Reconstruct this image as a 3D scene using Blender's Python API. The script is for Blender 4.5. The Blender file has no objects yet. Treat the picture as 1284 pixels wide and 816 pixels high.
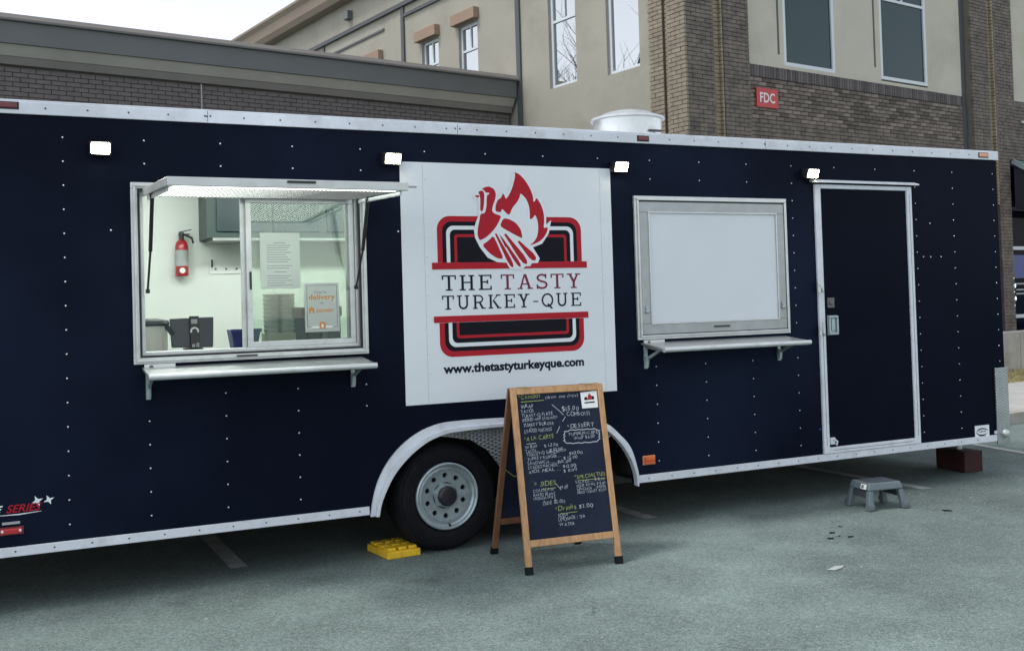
import bpy, bmesh, math, random
from mathutils import Vector, Matrix
from mathutils.geometry import tessellate_polygon
random.seed(7)
R = math.radians
scn = bpy.context.scene
col = scn.collection

# ------------------------------------------------------------------ camera
CAM = Vector((0.43013, -6.02825, 1.47902))
c_r = Vector((0.89875321, -0.43742991, -0.02996246))
c_u = Vector((0.0158975, -0.03578071, 0.99923321))
c_f = Vector((0.43816657, 0.89854038, 0.02520398))
FPX, PPX, PPY = 1335.18, 642.0, 350.8            # photograph pixels (1284 x 816)
cd = bpy.data.cameras.new('camera')
cam = bpy.data.objects.new('camera', cd); col.objects.link(cam)
cd.sensor_fit = 'HORIZONTAL'; cd.sensor_width = 36.0
cd.lens = FPX/1284*36; cd.shift_y = -57.2/1284
cd.clip_start = 0.05; cd.clip_end = 2000
cam.matrix_world = Matrix((( c_r.x, c_u.x, -c_f.x, CAM.x), (c_r.y, c_u.y, -c_f.y, CAM.y),
                           (c_r.z, c_u.z, -c_f.z, CAM.z), (0, 0, 0, 1)))
scn.camera = cam

# ------------------------------------------------------------------ light
SUN_EL, SUN_AZ = 62.0, -83.0        # azimuth from +Y, negative towards -X
w = bpy.data.worlds.new('World'); scn.world = w; w.use_nodes = True
nt = w.node_tree; nt.nodes.clear()
wo = nt.nodes.new('ShaderNodeOutputWorld'); bg = nt.nodes.new('ShaderNodeBackground')
sk = nt.nodes.new('ShaderNodeTexSky'); sk.sky_type = 'NISHITA'; sk.sun_disc = False
sk.sun_elevation = R(SUN_EL); sk.sun_rotation = R(SUN_AZ)
sk.air_density = 1.0; sk.dust_density = 1.0; sk.ozone_density = 1.0; sk.altitude = 100
bg.inputs['Strength'].default_value = 0.135
hz = nt.nodes.new('ShaderNodeHueSaturation'); hz.inputs['Saturation'].default_value = 0.32     # high thin overcast: paler than clear air
nt.links.new(sk.outputs[0], hz.inputs['Color']); nt.links.new(hz.outputs[0], bg.inputs[0]); nt.links.new(bg.outputs[0], wo.inputs[0])
sl = bpy.data.lights.new('sun', 'SUN'); so = bpy.data.objects.new('sun', sl); col.objects.link(so)
sl.energy = 1.0; sl.angle = R(13); sl.color = (1.0, 0.98, 0.93)
sd = Vector((math.sin(R(SUN_AZ))*math.cos(R(SUN_EL)), math.cos(R(SUN_AZ))*math.cos(R(SUN_EL)), math.sin(R(SUN_EL))))
so.rotation_euler = sd.to_track_quat('Z', 'Y').to_euler(); so.location = (-20, 15, 20)
scn.view_settings.view_transform = 'Standard'; scn.view_settings.look = 'None'
scn.view_settings.gamma = 1.0; scn.view_settings.use_curve_mapping = False
scn.view_settings.exposure = 0.93
scn.render.engine = 'CYCLES'
scn.cycles.use_denoising = True
scn.cycles.max_bounces = 8; scn.cycles.caustics_reflective = False; scn.cycles.caustics_refractive = False

# ------------------------------------------------------------------ materials
MATS = {}
def mat(name, base=(0.5, 0.5, 0.5), rough=0.5, metal=0.0, spec=0.5, var=0.0, vscale=8.0, bump=0.0, bscale=60.0,
        emit=None, estr=0.0, rnd=0.0, dirt_or_reflection=None, coat=0.0, stretch=None, refl_off=None):
    m = bpy.data.materials.new(name); m.use_nodes = True; t = m.node_tree; b = t.nodes['Principled BSDF']
    b.inputs['Base Color'].default_value = (*base, 1); b.inputs['Roughness'].default_value = rough
    b.inputs['Metallic'].default_value = metal; b.inputs['Specular IOR Level'].default_value = spec
    if coat: b.inputs['Coat Weight'].default_value = coat; b.inputs['Coat Roughness'].default_value = 0.08
    N = t.nodes.new; L = t.links.new
    tc = N('ShaderNodeTexCoord'); vec = tc.outputs['Object']
    if stretch:
        mp = N('ShaderNodeMapping'); mp.inputs['Scale'].default_value = stretch; L(vec, mp.inputs[0]); vec = mp.outputs[0]
    cur = None
    if var:
        n = N('ShaderNodeTexNoise'); n.inputs['Scale'].default_value = vscale; n.inputs['Detail'].default_value = 6
        L(vec, n.inputs['Vector'])
        r = N('ShaderNodeMapRange'); r.inputs[1].default_value = 0.3; r.inputs[2].default_value = 0.7
        r.inputs[3].default_value = 1-var; r.inputs[4].default_value = 1+var; L(n.outputs[0], r.inputs[0])
        hs = N('ShaderNodeHueSaturation'); hs.inputs['Color'].default_value = (*base, 1); L(r.outputs[0], hs.inputs['Value'])
        cur = hs.outputs[0]
        rr = N('ShaderNodeMapRange'); rr.inputs[1].default_value = 0.3; rr.inputs[2].default_value = 0.7
        rr.inputs[3].default_value = max(0.02, rough*0.85); rr.inputs[4].default_value = min(1, rough*1.15)
        L(n.outputs[0], rr.inputs[0]); L(rr.outputs[0], b.inputs['Roughness'])
    if rnd:
        oi = N('ShaderNodeObjectInfo'); r = N('ShaderNodeMapRange')
        r.inputs[3].default_value = 1-rnd; r.inputs[4].default_value = 1+rnd; L(oi.outputs['Random'], r.inputs[0])
        hs = N('ShaderNodeHueSaturation'); L(r.outputs[0], hs.inputs['Value'])
        if cur: L(cur, hs.inputs['Color'])
        else: hs.inputs['Color'].default_value = (*base, 1)
        cur = hs.outputs[0]
    if dirt_or_reflection:
        dc, amount, ds = dirt_or_reflection
        n = N('ShaderNodeTexNoise'); n.inputs['Scale'].default_value = ds; n.inputs['Detail'].default_value = 8
        n.inputs['Roughness'].default_value = 0.5 if refl_off else 0.65
        if refl_off:
            mp = N('ShaderNodeMapping'); mp.inputs['Location'].default_value = refl_off; L(vec, mp.inputs[0]); L(mp.outputs[0], n.inputs['Vector'])
        else: L(vec, n.inputs['Vector'])
        r = N('ShaderNodeMapRange'); r.inputs[1].default_value = 0.5; r.inputs[2].default_value = 0.75; r.inputs[4].default_value = amount
        L(n.outputs[0], r.inputs[0])
        mx = N('ShaderNodeMix'); mx.data_type = 'RGBA'; L(r.outputs[0], mx.inputs[0])
        if cur: L(cur, mx.inputs[6])
        else: mx.inputs[6].default_value = (*base, 1)
        mx.inputs[7].default_value = (*dc, 1); cur = mx.outputs[2]
    if cur: L(cur, b.inputs['Base Color'])
    if bump:
        n = N('ShaderNodeTexNoise'); n.inputs['Scale'].default_value = bscale; n.inputs['Detail'].default_value = 5
        L(vec, n.inputs['Vector'])
        bp = N('ShaderNodeBump'); bp.inputs['Strength'].default_value = bump; bp.inputs['Distance'].default_value = 0.01
        L(n.outputs[0], bp.inputs['Height']); L(bp.outputs[0], b.inputs['Normal'])
    if emit:
        b.inputs['Emission Color'].default_value = (*emit, 1); b.inputs['Emission Strength'].default_value = estr
    MATS[name] = m; return m

def glass_mat(name, tint, refl, rough=0.01, base=None):
    m = bpy.data.materials.new(name); m.use_nodes = True; t = m.node_tree; t.nodes.clear(); N = t.nodes.new; L = t.links.new
    o = N('ShaderNodeOutputMaterial'); mx = N('ShaderNodeMixShader'); g = N('ShaderNodeBsdfGlossy'); g.inputs['Roughness'].default_value = rough
    if base:
        tr = N('ShaderNodeBsdfDiffuse'); tr.inputs[0].default_value = (*base, 1)
    else:
        tr = N('ShaderNodeBsdfTransparent'); tr.inputs[0].default_value = (*tint, 1)
    lw = N('ShaderNodeLayerWeight'); lw.inputs[0].default_value = 0.35
    mr = N('ShaderNodeMapRange'); mr.inputs[3].default_value = refl; mr.inputs[4].default_value = min(1, refl+(0.55 if refl else 0.15))
    L(lw.outputs['Fresnel'], mr.inputs[0]); L(mr.outputs[0], mx.inputs[0])
    nz = N('ShaderNodeTexNoise'); nz.inputs['Scale'].default_value = 1.2; bp = N('ShaderNodeBump'); bp.inputs['Strength'].default_value = 0.04
    tc = N('ShaderNodeTexCoord'); L(tc.outputs['Object'], nz.inputs['Vector']); L(nz.outputs[0], bp.inputs['Height'])
    if base: L(bp.outputs[0], g.inputs['Normal'])
    L(tr.outputs[0], mx.inputs[1]); L(g.outputs[0], mx.inputs[2]); L(mx.outputs[0], o.inputs[0])
    MATS[name] = m; return m

def plate_mat():
    m = mat('diamond_plate', (0.42, 0.45, 0.46), 0.32, 0.85, var=0.15, vscale=5)
    t = m.node_tree; N = t.nodes.new; L = t.links.new; b = t.nodes['Principled BSDF']
    tc = N('ShaderNodeTexCoord'); hs = []
    for ang in (45, -45):
        mp = N('ShaderNodeMapping'); mp.inputs['Rotation'].default_value = (0, R(ang), 0); mp.inputs['Scale'].default_value = (28, 1, 60)
        L(tc.outputs['Object'], mp.inputs[0])
        ck = N('ShaderNodeTexVoronoi'); ck.inputs['Scale'].default_value = 1.0; ck.inputs['Randomness'].default_value = 0.0
        L(mp.outputs[0], ck.inputs['Vector']); r = N('ShaderNodeMapRange'); r.inputs[1].default_value = 0.2; r.inputs[2].default_value = 0.4
        r.inputs[3].default_value = 1; r.inputs[4].default_value = 0; L(ck.outputs[0], r.inputs[0]); hs.append(r.outputs[0])
    mx = N('ShaderNodeMath'); mx.operation = 'MAXIMUM'; L(hs[0], mx.inputs[0]); L(hs[1], mx.inputs[1])
    bp = N('ShaderNodeBump'); bp.inputs['Strength'].default_value = 0.9; bp.inputs['Distance'].default_value = 0.004
    L(mx.outputs[0], bp.inputs['Height']); L(bp.outputs[0], b.inputs['Normal'])
    return m

def asphalt_mat():
    m = bpy.data.materials.new('asphalt'); m.use_nodes = True; t = m.node_tree; b = t.nodes['Principled BSDF']; N = t.nodes.new; L = t.links.new
    tc = N('ShaderNodeTexCoord'); v = tc.outputs['Object']
    def noise(s, d=4, ro=0.6):
        n = N('ShaderNodeTexNoise'); n.inputs['Scale'].default_value = s; n.inputs['Detail'].default_value = d; n.inputs['Roughness'].default_value = ro
        L(v, n.inputs['Vector']); return n.outputs[0]
    def ramp(o, a, bb, c, d):
        r = N('ShaderNodeMapRange'); r.inputs[1].default_value = a; r.inputs[2].default_value = bb; r.inputs[3].default_value = c; r.inputs[4].default_value = d
        L(o, r.inputs[0]); return r.outputs[0]
    def mul(a, bb, op='MULTIPLY'):
        k = N('ShaderNodeMath'); k.operation = op
        for i, x in enumerate((a, bb)):
            if isinstance(x, (int, float)): k.inputs[i].default_value = x
            else: L(x, k.inputs[i])
        return k.outputs[0]
    big = ramp(noise(0.35, 5), 0.3, 0.7, 0.70, 1.30)
    mid = ramp(noise(2.3, 6), 0.3, 0.7, 0.80, 1.20)
    vo = N('ShaderNodeTexVoronoi'); vo.inputs['Scale'].default_value = 150; L(v, vo.inputs['Vector'])
    sep = N('ShaderNodeSeparateColor'); L(vo.outputs['Color'], sep.inputs[0])
    grain = ramp(sep.outputs[0], 0, 1, 0.66, 1.34)
    spk = ramp(sep.outputs[1], 0.93, 0.96, 0, 0.75)
    val = mul(mul(mul(big, mid), grain), ramp(noise(38, 3, 0.75), 0.3, 0.7, 0.78, 1.22))
    hs = N('ShaderNodeHueSaturation'); hs.inputs['Color'].default_value = (0.150, 0.195, 0.182, 1); L(val, hs.inputs['Value'])
    m1 = N('ShaderNodeMix'); m1.data_type = 'RGBA'; L(spk, m1.inputs[0]); L(hs.outputs[0], m1.inputs[6]); m1.inputs[7].default_value = (0.30, 0.33, 0.31, 1)
    oil = ramp(noise(1.1, 7, 0.7), 0.60, 0.74, 0, 0.5)
    m2 = N('ShaderNodeMix'); m2.data_type = 'RGBA'; L(oil, m2.inputs[0]); L(m1.outputs[2], m2.inputs[6]); m2.inputs[7].default_value = (0.03, 0.035, 0.038, 1)
    # fine cracks
    cv = N('ShaderNodeTexVoronoi'); cv.feature = 'DISTANCE_TO_EDGE'; cv.inputs['Scale'].default_value = 0.5
    dn = N('ShaderNodeTexNoise'); dn.inputs['Scale'].default_value = 3; dn.inputs['Detail'].default_value = 5; L(v, dn.inputs['Vector'])
    va = N('ShaderNodeVectorMath'); va.operation = 'SCALE'; va.inputs['Scale'].default_value = 0.35; L(dn.outputs['Color'], va.inputs[0])
    vb = N('ShaderNodeVectorMath'); L(va.outputs[0], vb.inputs[0]); L(v, vb.inputs[1]); L(vb.outputs[0], cv.inputs['Vector'])
    crk = mul(ramp(cv.outputs['Distance'], 0.0, 0.004, 0.5, 0), ramp(noise(0.8, 2), 0.56, 0.66, 0, 1))
    m3 = N('ShaderNodeMix'); m3.data_type = 'RGBA'; L(crk, m3.inputs[0]); L(m2.outputs[2], m3.inputs[6]); m3.inputs[7].default_value = (0.02, 0.024, 0.026, 1)
    L(m3.outputs[2], b.inputs['Base Color'])
    b.inputs['Roughness'].default_value = 0.82; b.inputs['Specular IOR Level'].default_value = 0.35
    bp = N('ShaderNodeBump'); bp.inputs['Strength'].default_value = 0.7; bp.inputs['Distance'].default_value = 0.006
    L(vo.outputs['Distance'], bp.inputs['Height']); L(bp.outputs[0], b.inputs['Normal'])
    MATS['asphalt'] = m; return m

asphalt_mat(); plate_mat()
mat('navy_panel', (0.0058, 0.0083, 0.0182), 0.22, 0, 0.022, var=0.12, vscale=1.3, bump=0.12, bscale=1.5, dirt_or_reflection=((0.018, 0.027, 0.058), 0.9, 0.35), refl_off=(-17.0, 0.0, 6.0))  # pale blue patches paint a soft sky reflection into the left panels
mat('door_black', (0.0054, 0.0076, 0.0158), 0.24, 0, 0.022, var=0.12, vscale=1.5, bump=0.04, bscale=1.6)
mat('white_trim', (0.72, 0.75, 0.81), 0.42, 0, 0.5, var=0.07, vscale=6, dirt_or_reflection=((0.4, 0.4, 0.38), 0.45, 9))
mat('aluminium', (0.66, 0.68, 0.68), 0.33, 0.55, 0.5, var=0.08, vscale=7, dirt_or_reflection=((0.33, 0.33, 0.3), 0.35, 12))
mat('dull_aluminium', (0.42, 0.44, 0.44), 0.4, 0.5, 0.5, var=0.12, vscale=9)
mat('screw_dark', (0.06, 0.06, 0.06), 0.5, 0.4)
mat('rivet', (0.8, 0.82, 0.84), 0.25, 0.7)
mat('sign_white', (0.80, 0.84, 0.87), 0.5, 0, 0.3, var=0.03, vscale=2.5, bump=0.03, bscale=2)
mat('flap_white', (0.76, 0.80, 0.83), 0.5, 0, 0.3, var=0.03, vscale=2)
mat('print_red', (0.46, 0.020, 0.034), 0.5, 0, 0.12, var=0.05)
mat('print_black', (0.008, 0.008, 0.014), 0.5, 0, 0.12)
mat('print_navy', (0.012, 0.016, 0.032), 0.5, 0, 0.12)
mat('print_white', (0.80, 0.84, 0.87), 0.4)
mat('print_plum', (0.22, 0.03, 0.07), 0.5, 0, 0.12)
mat('rubber', (0.0065, 0.0075, 0.011), 0.75, 0, 0.2, var=0.2, vscale=20, bump=0.1, bscale=90, dirt_or_reflection=((0.02, 0.021, 0.023), 0.5, 7))
mat('steel_rim', (0.42, 0.50, 0.52), 0.36, 0.45, 0.5, var=0.1, vscale=12, dirt_or_reflection=((0.15, 0.16, 0.16), 0.4, 14))
mat('hub_dark', (0.03, 0.03, 0.04), 0.35, 0.3)
mat('underside', (0.02, 0.02, 0.022), 0.8)
mat('steel_dark', (0.05, 0.05, 0.055), 0.5, 0.5)
mat('led_white', (0.9, 0.9, 0.9), 0.4, emit=(1.0, 0.97, 0.72), estr=22)
mat('led_strip', (0.9, 0.92, 0.9), 0.4, emit=(0.94, 1.0, 0.94), estr=1.9)
mat('tube_light', (0.9, 0.9, 0.9), 0.4, emit=(0.93, 1.0, 0.94), estr=14)
mat('lamp_black', (0.012, 0.012, 0.014), 0.45)
mat('amber', (0.75, 0.16, 0.03), 0.25, 0, 0.5, coat=0.4)
mat('amber_pale', (0.8, 0.35, 0.2), 0.3)
mat('red_lens', (0.5, 0.02, 0.03), 0.22, 0, 0.5, coat=0.4)
mat('red_dark', (0.16, 0.03, 0.035), 0.3)
mat('interior_white', (0.74, 0.78, 0.74), 0.45, var=0.03, vscale=2)
mat('cabinet', (0.045, 0.075, 0.07), 0.45, var=0.06)
mat('cabinet_door', (0.028, 0.05, 0.058), 0.4, var=0.06)
mat('counter_steel', (0.5, 0.52, 0.52), 0.35, 0.7)
mat('paper', (0.78, 0.80, 0.78), 0.7)
mat('backlit_paper', (0.80, 0.83, 0.80), 0.7)
_b = MATS['backlit_paper'].node_tree; _t = _b.nodes.new('ShaderNodeBsdfTranslucent'); _t.inputs[0].default_value = (0.9, 0.93, 0.9, 1); _m = _b.nodes.new('ShaderNodeMixShader'); _m.inputs[0].default_value = 0.6
_b.links.new(_b.nodes['Principled BSDF'].outputs[0], _m.inputs[1]); _b.links.new(_t.outputs[0], _m.inputs[2]); _b.links.new(_m.outputs[0], _b.nodes['Material Output'].inputs[0])
mat('paper_grey', (0.38, 0.40, 0.40), 0.7)
mat('ink_grey', (0.16, 0.17, 0.18), 0.7)
mat('ink_orange', (0.62, 0.25, 0.06), 0.6)
mat('ext_red', (0.38, 0.02, 0.03), 0.3, coat=0.3)
mat('plastic_slate', (0.03, 0.04, 0.05), 0.45)
mat('plastic_blue', (0.02, 0.03, 0.16), 0.45)
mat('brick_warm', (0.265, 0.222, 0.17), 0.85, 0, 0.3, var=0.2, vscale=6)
mat('clear_plastic', (0.55, 0.56, 0.5), 0.35)
mat('bottle_green', (0.12, 0.22, 0.12), 0.35)
mat('beige_board', (0.5, 0.45, 0.36), 0.5)
mat('wood', (0.47, 0.26, 0.12), 0.5, var=0.22, vscale=6, stretch=(10, 10, 1.2), bump=0.1, bscale=20)
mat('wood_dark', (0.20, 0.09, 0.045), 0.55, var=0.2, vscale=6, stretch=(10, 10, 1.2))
mat('chalkboard', (0.011, 0.017, 0.036), 0.65, 0, 0.15, var=0.25, vscale=5, dirt_or_reflection=((0.035, 0.042, 0.062), 0.45, 4))
mat('chalk_white', (0.46, 0.51, 0.56), 0.9)
mat('chalk_yellow', (0.36, 0.42, 0.14), 0.9)
mat('brass', (0.45, 0.35, 0.15), 0.4, 0.8)
mat('yellow_plastic', (0.86, 0.56, 0.03), 0.42, 0, 0.5, var=0.08, vscale=18, dirt_or_reflection=((0.3, 0.2, 0.03), 0.5, 22))
mat('stool_grey', (0.125, 0.16, 0.172), 0.5, var=0.08, vscale=12, dirt_or_reflection=((0.06, 0.07, 0.07), 0.4, 18))
mat('stool_dark', (0.05, 0.06, 0.075), 0.6)
mat('brown_block', (0.045, 0.011, 0.012), 0.75, var=0.25, vscale=14, bump=0.2, bscale=60)
mat('paint_line', (0.42, 0.44, 0.43), 0.8, var=0.2, vscale=9, dirt_or_reflection=((0.1, 0.12, 0.12), 0.8, 8))
mat('brick', (0.168, 0.142, 0.122), 0.85, 0, 0.3, var=0.15, vscale=9, rnd=0.45, bump=0.25, bscale=70)
mat('brick_joined', (0.162, 0.138, 0.119), 0.85, 0, 0.3, var=0.35, vscale=5.5, bump=0.25, bscale=70)
mat('brick_soldier', (0.118, 0.106, 0.105), 0.85, 0, 0.3, var=0.15, vscale=9, rnd=0.3)
mat('mortar', (0.15, 0.14, 0.125), 0.95, var=0.12, vscale=12)
mat('stucco', (0.365, 0.345, 0.29), 0.9, 0, 0.2, var=0.05, vscale=1.2, bump=0.12, bscale=120, dirt_or_reflection=((0.22, 0.205, 0.17), 0.55, 0.8))
mat('stucco_brightened', (0.53, 0.505, 0.42), 0.9, 0, 0.2, var=0.05, vscale=1.2, bump=0.12, bscale=120, dirt_or_reflection=((0.34, 0.315, 0.26), 0.55, 0.8))  # same stucco, colour brightened to make up for weaker light on the street face
mat('stucco_trim', (0.33, 0.235, 0.175), 0.9, 0, 0.2, var=0.07, vscale=2)
mat('cornice_tan', (0.30, 0.245, 0.195), 0.85, 0, 0.2, var=0.06, vscale=1.5)
mat('metal_grey', (0.14, 0.147, 0.15), 0.5, 0.2, 0.4, var=0.08, vscale=1.5)
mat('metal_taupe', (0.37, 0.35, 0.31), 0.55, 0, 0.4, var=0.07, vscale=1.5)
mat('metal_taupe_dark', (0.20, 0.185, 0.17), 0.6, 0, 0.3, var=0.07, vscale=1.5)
mat('groove_dark', (0.085, 0.09, 0.095), 0.7)
mat('window_white', (0.62, 0.66, 0.7), 0.45)
glass_mat('building_glass', (1, 1, 1), 0.6, 0.015, base=(0.02, 0.035, 0.036))
glass_mat('street_glass', (1, 1, 1), 0.02, 0.03, base=(0.012, 0.042, 0.048))  # same panes as the side; dark teal colour stands in for a darker reflection
glass_mat('shop_glass', (1, 1, 1), 0.0, 0.03, base=(0.006, 0.008, 0.016))
glass_mat('clear_glass', (0.93, 0.97, 0.94), 0.05)
mat('fdc_red', (0.5, 0.03, 0.035), 0.4, var=0.04)
mat('letter_white', (0.75, 0.72, 0.72), 0.5)
mat('awning_teal', (0.03, 0.16, 0.135), 0.4, 0.2, var=0.1)
mat('awning_dark', (0.018, 0.018, 0.026), 0.7)
mat('concrete', (0.36, 0.345, 0.31), 0.9, 0, 0.3, var=0.12, vscale=3, bump=0.15, bscale=50, dirt_or_reflection=((0.2, 0.19, 0.16), 0.6, 2.5))
mat('sidewalk', (0.40, 0.40, 0.38), 0.9, 0, 0.3, var=0.1, vscale=3, bump=0.1, bscale=60)
mat('dry_grass', (0.34, 0.30, 0.19), 0.95, 0, 0.2, var=0.35, vscale=12)
mat('grass_blade', (0.28, 0.25, 0.12), 0.9, 0, 0.2, var=0.3, vscale=9)
mat('bark', (0.05, 0.042, 0.036), 0.9, var=0.2)
mat('sign_blue', (0.02, 0.03, 0.16), 0.4, emit=(0.05, 0.1, 0.6), estr=0.03)
mat('lit_bulb', (0.8, 0.8, 0.8), 0.4, emit=(0.8, 0.9, 1.0), estr=0.7)

# ------------------------------------------------------------------ mesh helpers
WLOC = {}
def link(o): col.objects.link(o); return o
def thing(name, loc, label, cat, group=None):
    o = bpy.data.objects.new(name, None); o.empty_display_size = 0.1; link(o); o.location = loc
    o['label'] = label; o['category'] = cat
    if group: o['group'] = group
    WLOC[o] = Vector(loc); return o
def tag(o, label=None, cat=None, group=None, kind=None):
    if label: o['label'] = label
    if cat: o['category'] = cat
    if group: o['group'] = group
    if kind: o['kind'] = kind
    return o

class MB:
    def __init__(s, M=None): s.v = []; s.f = []; s.mi = []; s.M = M; s.cm = 0
    def add(s, vs, fs):
        n = len(s.v)
        s.v += [(s.M @ Vector(p)) if s.M else Vector(p) for p in vs]
        s.f += [tuple(i+n for i in f) for f in fs]; s.mi += [s.cm]*len(fs)
        return s
    def box(s, x0, x1, y0, y1, z0, z1):
        return s.add([(x0,y0,z0),(x1,y0,z0),(x1,y1,z0),(x0,y1,z0),(x0,y0,z1),(x1,y0,z1),(x1,y1,z1),(x0,y1,z1)],
                     [(0,3,2,1),(4,5,6,7),(0,1,5,4),(1,2,6,5),(2,3,7,6),(3,0,4,7)])
    def bar(s, p0, p1, wd, hd, up=(0,0,1)):           # rectangular bar between two points
        p0 = Vector(p0); p1 = Vector(p1); d = (p1-p0).normalized(); up = Vector(up)
        sx = d.cross(up); sx = sx.normalized() if sx.length > 1e-6 else Vector((1,0,0)); uz = sx.cross(d).normalized()
        vs = []
        for p in (p0, p1):
            for a, b in ((-1,-1),(1,-1),(1,1),(-1,1)): vs.append(p + sx*a*wd/2 + uz*b*hd/2)
        return s.add(vs, [(0,1,2,3),(7,6,5,4),(0,4,5,1),(1,5,6,2),(2,6,7,3),(3,7,4,0)])
    def tube(s, pts, r, n=10, caps=True):
        pts = [Vector(p) for p in pts]; rs = r if isinstance(r, (list, tuple)) else [r]*len(pts)
        rings = []; vs = []; fs = []
        prev = None
        for i, p in enumerate(pts):
            d = (pts[min(i+1, len(pts)-1)] - pts[max(i-1, 0)]).normalized()
            if prev is None: a = d.orthogonal().normalized()
            else:
                a = prev - d*prev.dot(d); a = a.normalized() if a.length > 1e-6 else d.orthogonal().normalized()
            prev = a; b = d.cross(a)
            for k in range(n):
                t = 2*math.pi*k/n; vs.append(p + (a*math.cos(t)+b*math.sin(t))*rs[i])
        for i in range(len(pts)-1):
            for k in range(n):
                k2 = (k+1) % n; fs.append((i*n+k, i*n+k2, (i+1)*n+k2, (i+1)*n+k))
        if caps: fs.append(tuple(range(n-1, -1, -1))); m = (len(pts)-1)*n; fs.append(tuple(range(m, m+n)))
        return s.add(vs, fs)
    def lathe(s, c, axis, prof, n=32, closed=False):   # prof: (radius, along-axis)
        c = Vector(c); ax = Vector(axis).normalized(); a = ax.orthogonal().normalized(); b = ax.cross(a); vs = []; fs = []
        for (r, h) in prof:
            for k in range(n):
                t = 2*math.pi*k/n; vs.append(c + ax*h + (a*math.cos(t)+b*math.sin(t))*r)
        m = len(prof)
        for i in range(m-1 if not closed else m):
            j = (i+1) % m
            for k in range(n):
                k2 = (k+1) % n; fs.append((i*n+k, i*n+k2, j*n+k2, j*n+k))
        if not closed:
            fs.append(tuple(range(n-1, -1, -1))); q = (m-1)*n; fs.append(tuple(range(q, q+n)))
        return s.add(vs, fs)
    def poly(s, pts, y, d=0.0):                        # pts (x,z) sheet facing -Y at depth y; d>0: thickness backwards
        tri = tessellate_polygon([[Vector((p[0], p[1], 0)) for p in pts]])
        vs = [(p[0], y, p[1]) for p in pts]; fs = []
        for t in tri:
            a, b, c = [Vector((pts[i][0], pts[i][1])) for i in t]
            cr = (b.x-a.x)*(c.y-a.y)-(b.y-a.y)*(c.x-a.x)
            fs.append(tuple(t) if cr > 0 else tuple(reversed(t)))
        n = len(pts)
        if d:
            ar = sum(pts[i][0]*pts[(i+1) % n][1]-pts[(i+1) % n][0]*pts[i][1] for i in range(n))
            vs += [(p[0], y+d, p[1]) for p in pts]
            fs += [tuple(i+n for i in reversed(f)) for f in fs]
            for i in range(n):
                j = (i+1) % n; fs.append((j, i, i+n, j+n) if ar > 0 else (i, j, j+n, i+n))
        return s.add(vs, fs)
    def build(s, name, m, parent=None, smooth=False, bevel=0.0, seg=2, origin=None):
        me = bpy.data.meshes.new(name)
        lo = Vector([min(v[i] for v in s.v) for i in range(3)]); hi = Vector([max(v[i] for v in s.v) for i in range(3)])
        c = origin or Vector(((lo.x+hi.x)/2, (lo.y+hi.y)/2, lo.z))
        me.from_pydata([v-c for v in s.v], [], s.f)
        for k in (m if isinstance(m, (list, tuple)) else [m]): me.materials.append(MATS[k])
        if any(s.mi): me.polygons.foreach_set('material_index', s.mi)
        if smooth:
            me.polygons.foreach_set('use_smooth', [True]*len(me.polygons))
        o = bpy.data.objects.new(name, me); link(o)
        WLOC[o] = c
        if parent: o.parent = parent; o.location = c - WLOC[parent]
        else: o.location = c
        if smooth and smooth != 'all':
            md = o.modifiers.new('edges', 'EDGE_SPLIT'); md.split_angle = R(38)
        if bevel:
            b = o.modifiers.new('bevel', 'BEVEL'); b.width = bevel; b.segments = seg; b.limit_method = 'ANGLE'; b.angle_limit = R(40)
        return o
def cp(o, parent, off=(0,0,0)):                        # copy one part with its sub-parts, shifted in the world
    c = o.copy(); link(c); WLOC[c] = WLOC[o]+Vector(off); c.parent = parent; c.location = WLOC[c]-WLOC[parent]
    for ch in [k for k in list(bpy.data.objects) if k.parent == o]:
        d = ch.copy(); link(d); d.parent = c; WLOC[d] = WLOC[ch]+Vector(off)
    return c
def ray_plane(px, py, P, n):
    d = c_f + c_r*((px-PPX)/FPX) - c_u*((py-PPY)/FPX); n = Vector(n); t = (Vector(P)-CAM).dot(n)/d.dot(n); return CAM + d*t
def SX(px, py, Y=0.0):
    p = ray_plane(px, py, (0, Y, 0), (0, 1, 0)); return (p.x, p.z)
def text_mesh(txt, size=1.0, bold=0.0, shear=0.0, space=1.0):
    cu = bpy.data.curves.new('t', 'FONT'); cu.body = txt; cu.size = size; cu.offset = bold; cu.shear = shear; cu.space_character = space
    cu.resolution_u = 3
    o = bpy.data.objects.new('t', cu); link(o)
    dg = bpy.context.evaluated_depsgraph_get(); ev = o.evaluated_get(dg); me = ev.to_mesh()
    vs = [v.co.copy() for v in me.vertices]; fs = [tuple(p.vertices) for p in me.polygons]; ev.to_mesh_clear()
    bpy.data.objects.remove(o); bpy.data.curves.remove(cu)
    return vs, fs
def fit_text(mb, txt, O, U, V, w, h, bold=0.0, shear=0.0):   # fit text into box: origin lower-left, unit axes U (right), V (up)
    vs, fs = text_mesh(txt, 1.0, bold, shear)
    if not vs: return
    x0 = min(v.x for v in vs); x1 = max(v.x for v in vs); y0 = min(v.y for v in vs); y1 = max(v.y for v in vs)
    sy = h/(y1-y0); sx = w/(x1-x0) if w else sy
    mb.add([Vector(O)+Vector(U)*((v.x-x0)*sx)+Vector(V)*((v.y-y0)*sy) for v in vs], fs)
def strip(pts, wd):                                    # thick polyline as quads list [(4 pts)]
    out = []; L = []; n = len(pts)
    for i in range(n):
        a = Vector(pts[max(i-1, 0)]); b = Vector(pts[min(i+1, n-1)]); d = (b-a).normalized(); nn = Vector((-d.y, d.x))
        k = wd if not isinstance(wd, (list, tuple)) else wd[i]
        L.append((Vector(pts[i])+nn*k/2, Vector(pts[i])-nn*k/2))
    for i in range(n-1): out.append((L[i][1], L[i+1][1], L[i+1][0], L[i][0]))
    return out
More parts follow.
